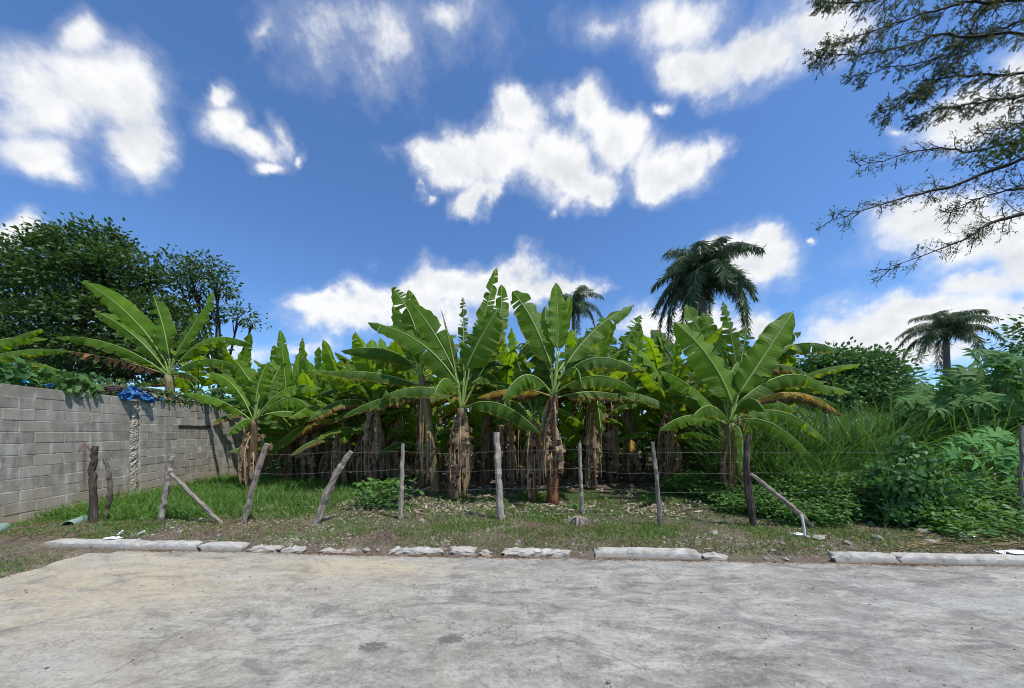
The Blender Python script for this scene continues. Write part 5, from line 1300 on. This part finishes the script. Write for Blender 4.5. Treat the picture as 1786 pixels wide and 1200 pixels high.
# ------------------------------------------------------------------ stones
def rock_mesh(seed, mat, sub=1):
    rs = np.random.default_rng(seed); t = (1+5**.5)/2
    V = norm(np.array([[-1,t,0],[1,t,0],[-1,-t,0],[1,-t,0],[0,-1,t],[0,1,t],[0,-1,-t],[0,1,-t],[t,0,-1],[t,0,1],[-t,0,-1],[-t,0,1]], float))
    F = [[0,11,5],[0,5,1],[0,1,7],[0,7,10],[0,10,11],[1,5,9],[5,11,4],[11,10,2],[10,7,6],[7,1,8],[3,9,4],[3,4,2],[3,2,6],[3,6,8],[3,8,9],[4,9,5],[2,4,11],[6,2,10],[8,6,7],[9,8,1]]
    V = V*rs.uniform(.65, 1.15, (12, 1))*np.array([1, rs.uniform(.6, .9), rs.uniform(.4, .6)])
    return V, np.array(F)
RM = [mesh_np('stone', *(lambda q: (q[0], None, q[1]))(rock_mesh(s, M_stone)), [M_stone], smooth=False) for s in range(6)]
rs = random.Random(8)
stones = [(1430,940,.11,'flat pale stone right of the white pipe'),(1365,948,.06,'pale stone left of the crumpled wrapper near the white pipe'),(1408,938,.07,'stone at the foot of the white pipe'),(1610,930,.13,'broken concrete lump behind the right kerb'),(1622,948,.10,'sandy stone close behind the right kerb'),(1350,972,.045,'small white stone in the kerb gap, left one'),(1388,974,.05,'small white stone in the kerb gap, right one'),(636,955,.07,'white concrete chunk standing in the broken kerb'),(655,957,.04,'small white chunk beside the larger one in the broken kerb'),(846,962,.05,'white chunk in the kerb break left of the long worn kerb piece'),(735,910,.08,'rounded stone left of the tall round post'),(1245,930,.08,'sandy stone right of the thin leaning post'),(248,905,.07,'grey stone in the grass edge right of the old stump post'),(1180,905,.06,'pale stone just right of the thin leaning post'),(1530,940,.09,'flat stone in front of the vine covered shrub'),(580,925,.06,'stone in front of the forked weathered post'),(905,945,.045,'small pale stone on the grass in the centre'),(1275,890,.06,'stone at the foot of the orange yellow stem'),(1480,948,.07,'stone left of the flat one before the vine shrub'),(350,906,.05,'stone near the foot of the diagonal brace on the left')]
for i, (px, py, s, lab) in enumerate(stones):
    g = G(px, py, .08); g[1] = max(g[1], yk(g[0]) + .09 if py < 955 else 0); 
    if py >= 955: g[1] = yk(g[0]) + .06
    o = link('stone', RM[i % 6], loc=(g[0], g[1], float(gh(g[0], g[1])) + s*.22), label=lab, category='stone', group='loose stones on the verge'); o.scale = (s,)*3; o.rotation_euler = (rs.uniform(-.2, .2), rs.uniform(-.2, .2), rs.uniform(0, 6))
def gravel():
    b = Bag(); rs = np.random.default_rng(3); p = sample(24000, -6, 8.5, 3.95, 7.0, lambda x, y: (y > yk(x)+.10)*np.clip((fbm(x, y, 1.5, 45)-.38)*2.6, 0.05, .8), 33)
    for k in range(4):
        V, F = rock_mesh(20+k, None); q = p[k::4]; n = len(q); a = rs.uniform(0, 6.28, n)
        X = np.column_stack([np.cos(a), np.sin(a), np.zeros(n)]); Y = np.column_stack([-np.sin(a), np.cos(a), np.zeros(n)]); Z = np.tile(ZUP, (n, 1)); s = .008 + .022*rs.random(n)**3
        scatter(b, (V, None, F, np.zeros((len(V), 2))), np.column_stack([q, gh(q[:, 0], q[:, 1]) + .002]), X, Y, Z, s, rs.random(n))
    link('gravel', b.mesh('gravel', [M_stone], smooth=False), label='small gravel and rubble bits on the verge', category='gravel', kind='stuff')
gravel()

# ------------------------------------------------------------------ fence posts, braces and wire
def post(label, pts_px, Z, r_px, mat, seed, name='fence_post', cat='post', zs=None, group='fence posts', sides=9, wob=.10, ground=True):
    pts = np.array([P(x, y, Z if zs is None else zs[i]) for i, (x, y) in enumerate(pts_px)])
    if ground: pts[0, 2] = float(gh(pts[0, 0], pts[0, 1])) - .06
    t = np.linspace(0, 1, len(pts)); tt = np.linspace(0, 1, 18)
    path = np.column_stack([np.interp(tt, t, pts[:, k]) for k in range(3)]); r = np.interp(tt, np.linspace(0, 1, len(r_px)), r_px)*.85*Z/FPX
    rs = np.random.default_rng(seed); path[2:-1] += rs.normal(0, .006, (15, 3))*(wob > 0); r = r*(1 + rs.normal(0, .05, 18)*(wob > 0))
    o = pts[0].copy(); b = Bag(); b.tube(path, r, sides, True, wob=wob, seed=seed)
    return link(name, b.mesh(name, [mat], o, smooth=False), loc=tuple(o), label=label, category=cat, group=group)
zp = zat
post('old thick gnarled post standing against the block wall beside the red arrow', [(164,912),(163,860),(162,810),(167,778)], zp(912), (6,5.5,5,4.5), M_postdark, 1, sides=12, wob=.13)
post('thin curved stick rising beside the old gnarled post', [(180,906),(193,865),(192,830),(183,800)], zp(908), (3.5,4,4,2.5), M_vinewood, 2, name='curved_stick', cat='stick', group=None)
post('short pale whitish post, leftmost before the long grass', [(279,910),(290,850),(301,796)], zp(910), (4.5,4.5,4), M_postpale, 3)
post('diagonal brace pole leaning from the short pale post', [(392,914),(345,872),(298,826)], zp(912), (4,4,3.5), M_postgrey, 4, name='brace_pole', cat='pole', group='brace poles')
post('leaning grey post in front of the young banana plant', [(423,914),(440,850),(466,774)], zp(912), (5,5,4.5), M_postgrey, 5)
post('thick forked weathered post leaning right with flaking bark', [(549,914),(570,862),(592,818),(613,788)], zp(914), (7.5,8,7.5,4.5), M_postgrey, 6, sides=12, wob=.16)
post('slim pale post with a pointed top, third gap of the fence', [(698,908),(701,840),(703,774)], zp(906), (5,4.5,3.5), M_postpale, 7)
post('tall round pale post left of the red stem', [(874,910),(869,830),(866,754)], zp(906), (8,6.5,6), M_postpale, 8, wob=.06)
post('slim dark post right of the red stem', [(1016,898),(1013,840),(1011,772)], zp(897), (6,4,3.5), M_postgrey, 9)
post('thin leaning post with pale streaks, between the slim dark and thick dark posts', [(1152,922),(1147,850),(1138,771)], zp(918), (5,4.5,4), M_postgrey, 10)
post('thick dark post in front of the orange yellow stem', [(1316,922),(1305,850),(1302,800),(1305,758)], zp(918), (7,7,6.5,5), M_postdark, 11)
post('long diagonal brace pole propping the thick dark post', [(1425,926),(1390,892),(1350,858),(1309,827)], zp(920), (5,5,4,3.5), M_postgrey, 12, name='brace_pole', cat='pole', group='brace poles')
post('short leaning stake among the weeds left of the vine shrub', [(1495,894),(1512,872),(1530,848)], 5.7, (4.5,4.5,3.5), M_postgrey, 13)
post('pale crooked post standing in the tall grass', [(1452,860),(1450,800),(1443,755),(1440,722)], 7.6, (5,5,4,3), M_postpale, 14)
post('small grey post in the weeds under the lowest banana leaf', [(1361,850),(1357,800),(1352,772)], 7.4, (3.5,3.5,3), M_postgrey, 15)
post('slim pale post at the right picture edge', [(1783,945),(1781,860),(1781,742)], 5.1, (3,3,2.6), M_postgrey, 16)
post('dark rotten stub at the foot of the vine shrub', [(1568,918),(1567,895),(1566,876)], 5.3, (8,8,7), M_postdark, 17, name='rotten_stub', cat='stump', group=None)
post('dead branch lying against the weeds right of the vine shrub', [(1700,925),(1675,905),(1645,886)], 5.1, (4,4,4), M_vinewood, 18, name='dead_branch', cat='branch', group=None)
post('upright white plastic pipe stub at the foot of the brace pole', [(1405,937),(1402,918),(1398,898)], zp(937), (2.2,2.2,2.2), M_pvc, 19, name='plastic_pipe', cat='pipe', group=None, wob=0)
# frayed stump below the slim dark post
def stump():
    g = G(1007, 912); g[2] = float(gh(g[0], g[1])); b = Bag(); rs = np.random.default_rng(4)
    b.tube(np.array([g - ZUP*.03, g + ZUP*.07, g + ZUP*.11]), [.12, .10, .06], 9, True, wob=.25)
    for i in range(11):
        a = rs.uniform(2.9, 6.5); d = np.array([math.cos(a), math.sin(a), 0]); e = g + d*rs.uniform(.13, .22); e[2] = float(gh(e[0], e[1])) + .005
        b.tube(bez(g + ZUP*.10, g + d*.12 + ZUP*.13, e, np.linspace(0, 1, 5)), np.linspace(.02, .006, 5), 4, True)
    link('stump', b.mesh('stump', [M_postpale], g, smooth=False), loc=tuple(g), label='small frayed stump at the foot of the slim dark post', category='stump')
stump()
def wires():
    posts = [(150,912,780),(290,910,796),(442,912,776),(580,914,795),(701,906,774),(869,906,756),(1013,898,772),(1146,918,772),(1304,918,760),(1512,905,790),(1600,905,770),(1781,940,745)]
    names = ['top', 'second from the top', 'middle', 'second from the bottom', 'lowest']
    for k, (f, s0) in enumerate(((.80, 0), (.575, 0), (.35, 1), (.17, 1), (.03, 4))):
        rs = np.random.default_rng(90+k); b = Bag(); pts = []
        for i in range(s0, len(posts)):
            px, yb, yt = posts[i]; Z = zat(min(yb, 914)) if yb > 905 or px < 1500 else 5.5
            base = P(px, yb, Z); base[2] = float(gh(base[0], base[1])); top = base[2] + 1.42
            q = base + np.array([0, -.05, 0]); q[2] = base[2] + (top-base[2])*(f + .04) + rs.normal(0, .012); pts.append(q)
        path = []
        for a, c in zip(pts[:-1], pts[1:]):
            sag = rs.uniform(.005, .05); t = np.linspace(0, 1, 9)[:-1]
            path.append(a + (c-a)*t[:, None] - ZUP*(sag*4*t*(1-t))[:, None])
        path = np.vstack(path + [pts[-1][None]]); b.tube(path, .0017, 4, False)
        L = np.concatenate(([0], np.cumsum(np.linalg.norm(np.diff(path, axis=0), axis=1)))); q = np.arange(.1, L[-1], .13)
        c = np.column_stack([np.interp(q, L, path[:, j]) for j in range(3)])
        for x in c:
            d = rdir(1, rs)[0]*.013; b.tube(np.array([x-d, x+d]), .0013, 3, False)
        o = pts[0]; link('barbed_wire', b.mesh('barbed_wire', [M_wire], o), loc=tuple(o), label=f'{names[k]} strand of barbed wire along the fence', category='wire', group='barbed wire strands')
wires()

# ------------------------------------------------------------------ vine shrub, things on the wall top, rubbish
def vine_shrub():
    base = G(1590, 915, .08); base[2] = float(gh(base[0], base[1])); root = thing('vine_shrub', 'shrub of heart shaped vine leaves smothering a post on the right', 'shrub', tuple(base))
    rs = np.random.default_rng(12); lf = Bag(); st = Bag(); Z = base[1]
    lobes = [lobe(1588,805,Z+.1,36,30), lobe(1560,835,Z,48,26), lobe(1608,850,Z+.05,44,38), lobe(1580,885,Z-.05,54,24), lobe(1532,822,Z+.1,34,16), lobe(1572,778,Z+.2,18,14), lobe(1640,880,Z+.15,34,22), lobe(1530,860,Z+.3,34,22)]
    for q in lobes:
        q = np.array(q); n = int(4200*q[3]*q[5]); d = rdir(n, rs); d[:, 1] = -np.abs(d[:, 1])*.9 + rs.normal(0, .25, n)
        pos = q[:3] + norm(d)*q[3:6]*rs.uniform(.72, 1.06, n)[:, None]; ok = pos[:, 2] > base[2] + .03; pos = pos[ok]; d = d[ok]; n = len(pos)
        X, Y, Zv = axes_from(norm(rs.normal(0, .5, (n, 3)) - ZUP*.9), norm(d*.9 + ZUP*.4 + rs.normal(0, .35, (n, 3))))
        scatter(lf, T_HEART, pos + rs.normal(0, .05, (n, 3)), X, Y, Zv, rs.uniform(.04, .10, n), rs.random(n))
        for s in range(12):
            e = q[:3] + rdir(1, rs)[0]*q[3:6]*.9; e[2] = max(e[2], base[2]+.05); st.tube(bez(base + rs.normal(0, .03, 3)*[1, 1, 0], (base+e)/2 + rs.normal(0, .12, 3), e, np.linspace(0, 1, 8)), np.linspace(.012, .004, 8), 4, True)
    link('stems', st.mesh('stems', [M_vinewood], base), root); link('foliage', lf.mesh('foliage', [M_vine], base), root)
vine_shrub()
def wp(px, d, z):   # point above the wall seen at column px, d in front of its face
    return W0 + WD*wall_at(px) + WN*d + ZUP*z
def wall_top():
    rs = np.random.default_rng(14); b = Bag()
    for i in range(70):
        px = rs.uniform(150, 330); a = wp(px, rs.uniform(-.5, .0), 2.42 + rs.uniform(-.02, .30)); c = wp(px + rs.uniform(-75, 75), rs.uniform(-.5, .03), 2.40 + rs.uniform(0, .30))
        b.tube(bez(a, (a+c)/2 + rs.normal(0, .10, 3) + ZUP*.06, c, np.linspace(0, 1, 9)), rs.uniform(.006, .020)*np.linspace(1, .6, 9), 5, True)
    for px0, px1, z0, z1 in ((150, 260, 2.42, 2.66), (165, 300, 2.44, 2.70), (200, 330, 2.62, 2.62), (120, 240, 2.42, 2.60)):
        a, c = wp(px0, -.12, z0), wp(px1, -.1, z1); b.tube(bez(a, (a+c)/2 + ZUP*.10, c, np.linspace(0, 1, 10)), np.linspace(.028, .016, 10), 6, True, wob=.05)
    o = wp(230, -.1, 2.40); link('dry_vine_tangle', b.mesh('dry_vine_tangle', [M_vinewood], o), loc=tuple(o), label='tangle of bare dry vines lying on top of the block wall', category='vines')
    def creeper(label, x0, x1, n, z0, z1, leaf, mat, seed, tm=T_HEART, d0=-.6, d1=.04):
        r = np.random.default_rng(seed); q = Bag(); o = wp((x0+x1)/2, -.1, 2.40)
        px = r.uniform(x0, x1, n); z = 2.40 + z0 + (z1-z0)*r.random(n)**1.3; pos = np.array([wp(a, r.uniform(d0, d1), c) for a, c in zip(px, z)])
        X, Y, Zv = axes_from(norm(r.normal(0, .8, (n, 3)) - ZUP*.4), norm(ZUP*.6 + WN*.6 + r.normal(0, .5, (n, 3))))
        scatter(q, tm, pos, X, Y, Zv, leaf*r.uniform(.5, 1.2, n), r.random(n))
        for i in range(max(6, n//40)):
            a = wp(r.uniform(x0, x1), -.1, 2.40); c = pos[r.integers(n)]; q.tube(bez(a, (a+c)/2 + r.normal(0, .06, 3), c, np.linspace(0, 1, 6)), .006, 4, True, at=.9)
        link('wall_creeper', q.mesh('wall_creeper', [mat], o), loc=tuple(o), label=label, category='creeper', group='creepers on the wall')
    creeper('leafy creeper over the left end of the wall top', -40, 90, 620, 0, .42, .13, M_vine, 1, d1=-.06)
    creeper('creeper with yellowish leaves hanging over the wall left of the blue bags', 105, 165, 330, -.06, .38, .14, M_weed, 2)
    creeper('creeper behind the blue bags on the wall', 160, 300, 420, .12, .5, .10, M_bush, 3, d0=-.9, d1=-.3)
    creeper('creeper covering the far part of the wall top', 262, 420, 1100, -.02, .34, .13, M_weed, 4, T_LEAF)
    creeper('low bushy creeper at the far end of the wall', 400, 560, 700, 0, .7, .2, M_bush, 5, T_OVAL, -1.2, .0)
    litterb = Bag(); n = 260; r = np.random.default_rng(6); pos = np.array([wp(r.uniform(265, 390), r.uniform(-.25, .03), 2.415 + r.uniform(0, .13)) for _ in range(n)]); X, Y, Zv = axes_from(rdir(n, r), rdir(n, r))
    scatter(litterb, T_DRY, pos, X, Y, Zv, r.uniform(.06, .14, n), r.random(n)); link('wall_top_litter', litterb.mesh('wall_top_litter', [M_litter], wp(320, 0, 2.4)), loc=tuple(wp(320, 0, 2.4)), label='pale dry leaves caught along the far wall top', category='leaf litter', kind='stuff')
    def bag(label, px, d, z, s, mat, seed, nb=1):
        r = np.random.default_rng(seed); q = Bag(); o = wp(px, d, z)
        for k in range(nb):   # crumpled film: wavy folded sheets
            n = 13; u, v = np.meshgrid(np.linspace(-1, 1, n), np.linspace(-1, 1, n), indexing='ij')
            a1, a2 = norm(r.normal(size=3)*[.6, 1, 1]), r.normal(size=3); a2 = norm(a2 - a1*np.dot(a1, a2)); a3 = np.cross(a1, a2)
            hgt = sum(r.uniform(.1, .3)/(1+i*.4)*np.sin(u*r.uniform(1, 6) + v*r.uniform(-6, 6) + r.uniform(0, 6)) for i in range(6)) + r.normal(0, .05, u.shape)
            rad = np.sqrt(u**2+v**2); k2 = (1 - .35*(rad > .9))
            Q = (u*k2)[..., None]*a1 + (v*k2)[..., None]*a2 + hgt[..., None]*a3*.9 + r.normal(0, .04, (n, n, 3))
            Q = Q*s*np.array([1, 1, .8]) + r.normal(0, s*.35, 3)
            i = np.arange(n-1)[:, None]*n; j = np.arange(n-1)[None]; F = np.stack([i+j, i+n+j, i+n+j+1, i+j+1], -1).reshape(-1, 4)
            q.add(Q.reshape(-1, 3), F)
        link('plastic_bag', q.mesh('plastic_bag', [mat], (0, 0, 0), smooth=False), loc=tuple(o), label=label, category='plastic bag', group='blue plastic bags on the wall')
    bag('large crumpled blue plastic bag on the wall top, left of the column head', 222, .03, 2.47, .16, M_blue, 1, 5)
    bag('crumpled blue plastic bag sagging into the column gap', 252, .04, 2.42, .14, M_blue, 2, 5)
    bag('small blue plastic scrap on the wall near its left end', 88, -.03, 2.47, .055, M_blue, 3, 2)
    bag('pale cyan plastic scrap in the creeper at the wall left end', 50, -.05, 2.47, .04, M_cyan, 4, 2)
    bag('small blue plastic scrap above the column, right of the bags', 285, -.1, 2.53, .08, M_blue, 5, 2)
    bag('blue plastic bag caught behind the young banana leaf', 400, .0, 2.47, .12, M_blue, 6, 2)
    bag('small cyan scrap low at the wall edge right of the bags', 277, .01, 2.43, .05, M_cyan, 7, 1)
    # blue cords looping between the bags
    q = Bag(); r = np.random.default_rng(9); o = wp(240, 0, 2.42)
    for i in range(14):
        c = wp(r.uniform(222, 258), .02 + r.uniform(-.05, .05), 2.44 + r.uniform(-.03, .08)); R = r.uniform(.05, .13); t = np.linspace(0, 6.28*r.uniform(.6, 1.1), 18); e1 = norm(WD + r.normal(0, .3, 3)); e2 = norm(ZUP*.8 + WN*.3 + r.normal(0, .3, 3))
        q.tube(c + R*(np.cos(t)[:, None]*e1 + np.sin(t)[:, None]*e2*.6), .006, 4, True)
    link('blue_cord', q.mesh('blue_cord', [M_blue], o), loc=tuple(o), label='loops of thin blue plastic cord between the blue bags', category='cord')
wall_top()
def crumple_sheet(name, label, cat, px, py, sx, sy, hgt, mat, seed, group=None, on_kerb=False):
    r = np.random.default_rng(seed); g = G(px, py, .08); n = 15; u, v = np.meshgrid(np.linspace(-1, 1, n), np.linspace(-1, 1, n), indexing='ij')
    a = np.arctan2(v, u); rad = np.sqrt(u*u+v*v); k = 1 - .22*np.clip(rad-.8, 0, 1) + .08*np.sin(a*5+seed)
    hh = np.abs(sum(np.sin(u*r.uniform(-6, 6) + v*r.uniform(-6, 6) + r.uniform(0, 6))/(1+i) for i in range(5)))*.4 + r.normal(0, .06, u.shape)
    X = g[0] + u*k*sx; Y = g[1] + v*k*sy; Zg = gh(X, Y)
    if on_kerb: Zg = np.maximum(Zg, np.where((Y > yk(X)) & (Y < yk(X)+.18), .10, Zg))
    Zv = Zg + .012 + np.clip(hh, 0, 2)*hgt*np.clip(1.3-rad, .1, 1)
    i = np.arange(n-1)[:, None]*n; j = np.arange(n-1)[None]; F = np.stack([i+j, i+n+j, i+n+j+1, i+j+1], -1).reshape(-1, 4)
    o = np.array([g[0], g[1], float(gh(g[0], g[1]))]); V = np.stack([X, Y, Zv], -1).reshape(-1, 3) - o
    V = np.vstack([V, V - ZUP*.004]); F = np.vstack([F, F[:, ::-1] + n*n])
    link(name, mesh_np(name, V, F, mats=[mat], smooth=False), loc=tuple(o), label=label, category=cat, group=group)
crumple_sheet('paper_scrap', 'crumpled white paper in the dry grass behind the right kerb', 'paper', 1679, 934, .13, .10, .06, M_paper, 1)
crumple_sheet('white_cloth', 'white bluish cloth draped over the kerb at the right edge', 'cloth', 1778, 966, .20, .10, .05, M_paper, 2, on_kerb=True)
crumple_sheet('foam_scrap', 'white foam scrap lying on the left kerb', 'foam scrap', 198, 942, .12, .045, .035, M_paper, 3, on_kerb=True)
crumple_sheet('wrapper', 'crumpled pale blue wrapper left of the white pipe', 'wrapper', 1393, 932, .07, .05, .05, M_paper, 4)
crumple_sheet('paper_scrap', 'small white scrap lying on the dirt in the left corner', 'paper', 43, 996, .05, .025, .01, M_paper, 5)
crumple_sheet('paper_scrap', 'white paper bit in the broken kerb near the centre', 'paper', 846, 968, .045, .03, .02, M_paper, 6)
post('white plastic strip on the grass right of the foam scrap', [(233,936),(242,931),(252,926)], zp(934), (1.6,1.8,1.4), M_pvc, 20, name='plastic_strip', cat='strip', group=None, wob=0)
post('pale stick behind the foam scrap on the left kerb', [(203,934),(209,930),(214,925)], zp(934), (1.4,1.5,1.2), M_paper, 21, name='pale_stick', cat='stick', group=None)
post('white stick standing in the weeds on the right verge', [(1719,934),(1721,925),(1723,914)], zp(934), (1.4,1.5,1.2), M_pvc, 22, name='white_stick', cat='stick', group=None)
def road_grit():
    b = Bag(); rs = np.random.default_rng(15); n = 420; x = rs.uniform(-5, 7, n); y = rs.uniform(1.6, 4.1, n)
    V, F = rock_mesh(31, None); a = rs.uniform(0, 6.28, n); X = np.column_stack([np.cos(a), np.sin(a), np.zeros(n)]); Y = np.column_stack([-np.sin(a), np.cos(a), np.zeros(n)])
    scatter(b, (V, None, F, np.zeros((len(V), 2))), np.column_stack([x, y, np.full(n, .002)]), X, Y, np.tile(ZUP, (n, 1)), .003 + .009*rs.random(n)**4, rs.random(n))
    link('road_grit', b.mesh('road_grit', [M_postdark], smooth=False), label='dark grit specks scattered over the concrete road', category='grit', kind='stuff')
    b = Bag(); n = 130; x = rs.uniform(-5, 7, n); y = yk(x) - np.abs(rs.normal(0, .9, n)) - .05; n = len(x); a = rs.uniform(0, 6.28, n); Z = norm(ZUP + rs.normal(0, .2, (n, 3))); X = np.column_stack([np.cos(a), np.sin(a), np.zeros(n)]); X = norm(X - (X*Z).sum(1, keepdims=True)*Z)
    scatter(b, T_DRY, np.column_stack([x, y, np.full(n, .006)]), X, np.cross(Z, X), Z, rs.uniform(.012, .035, n), rs.random(n))
    link('road_leaf_bits', b.mesh('road_leaf_bits', [M_litterbrown]), label='dry leaf bits blown onto the concrete road', category='leaf litter', kind='stuff')
    g = G(1062, 1192, 0); o = link('stone', RM[2], loc=(g[0], g[1], .012), label='small round stone on the road at the bottom edge', category='stone'); o.scale = (.022,)*3
road_grit()
def gutter_pipe():  # half-round faded green sheet at the wall foot
    for nm, lab, pa, pb, r in (('green_half_pipe', 'faded green half pipe lying at the foot of the old gnarled post', (118, 917), (152, 905), .075), ('green_pipe_piece', 'faded green pipe piece at the wall foot, left picture edge', (-14, 930), (6, 920), .07)):
        a, c = G(*pa), G(*pb); a[2] = float(gh(a[0], a[1])); c[2] = float(gh(c[0], c[1])); ax = norm(c-a); s = norm(np.cross(ax, ZUP)); n = 12; th = np.linspace(-.2, 3.3, 12); V = []
        for t in np.linspace(0, 1, n):
            p = a + (c-a)*t
            for rr in (r, r - .006):
                for q in th: V.append(p + s*math.cos(q)*rr + ZUP*(max(-.02, math.sin(q)*rr)))
        V = np.array(V).reshape(n, 24, 3); F = []
        for i in range(n-1):
            for j in range(11): F.append([i*24+j, (i+1)*24+j, (i+1)*24+j+1, i*24+j+1]); F.append([i*24+12+j+1, (i+1)*24+12+j+1, (i+1)*24+12+j, i*24+12+j])
        for i in (0, n-1):
            for j in range(11): F.append([i*24+j, i*24+j+1, i*24+13+j, i*24+12+j])
        link(nm, mesh_np(nm, V.reshape(-1, 3) - a, np.array(F), mats=[M_teal]), loc=tuple(a), label=lab, category='pipe')
gutter_pipe()
def straw():
    rs = np.random.default_rng(44); b = Bag()
    for i in range(150):
        g = G(rs.uniform(1560, 1850), rs.uniform(925, 962)); g[2] = float(gh(g[0], g[1])) + rs.uniform(.005, .05); a = rs.normal(0, .45); L = rs.uniform(.15, .6); e = g + np.array([math.cos(a), math.sin(a)*.5, 0])*L
        if e[1] < yk(e[0]) + .17: e[1] = yk(e[0]) + .18
        if g[1] < yk(g[0]) + .17: g[1] = yk(g[0]) + .18
        e[2] = float(gh(e[0], e[1])) + rs.uniform(.0, .06); b.tube(bez(g, (g+e)/2 + rs.normal(0, .03, 3), e, np.linspace(0, 1, 5)), rs.uniform(.003, .007), 4, True, at=rs.random())
    link('straw', b.mesh('straw', [M_grassdry]), label='dry straw stalks lying behind the right kerb', category='straw', kind='stuff')
straw()
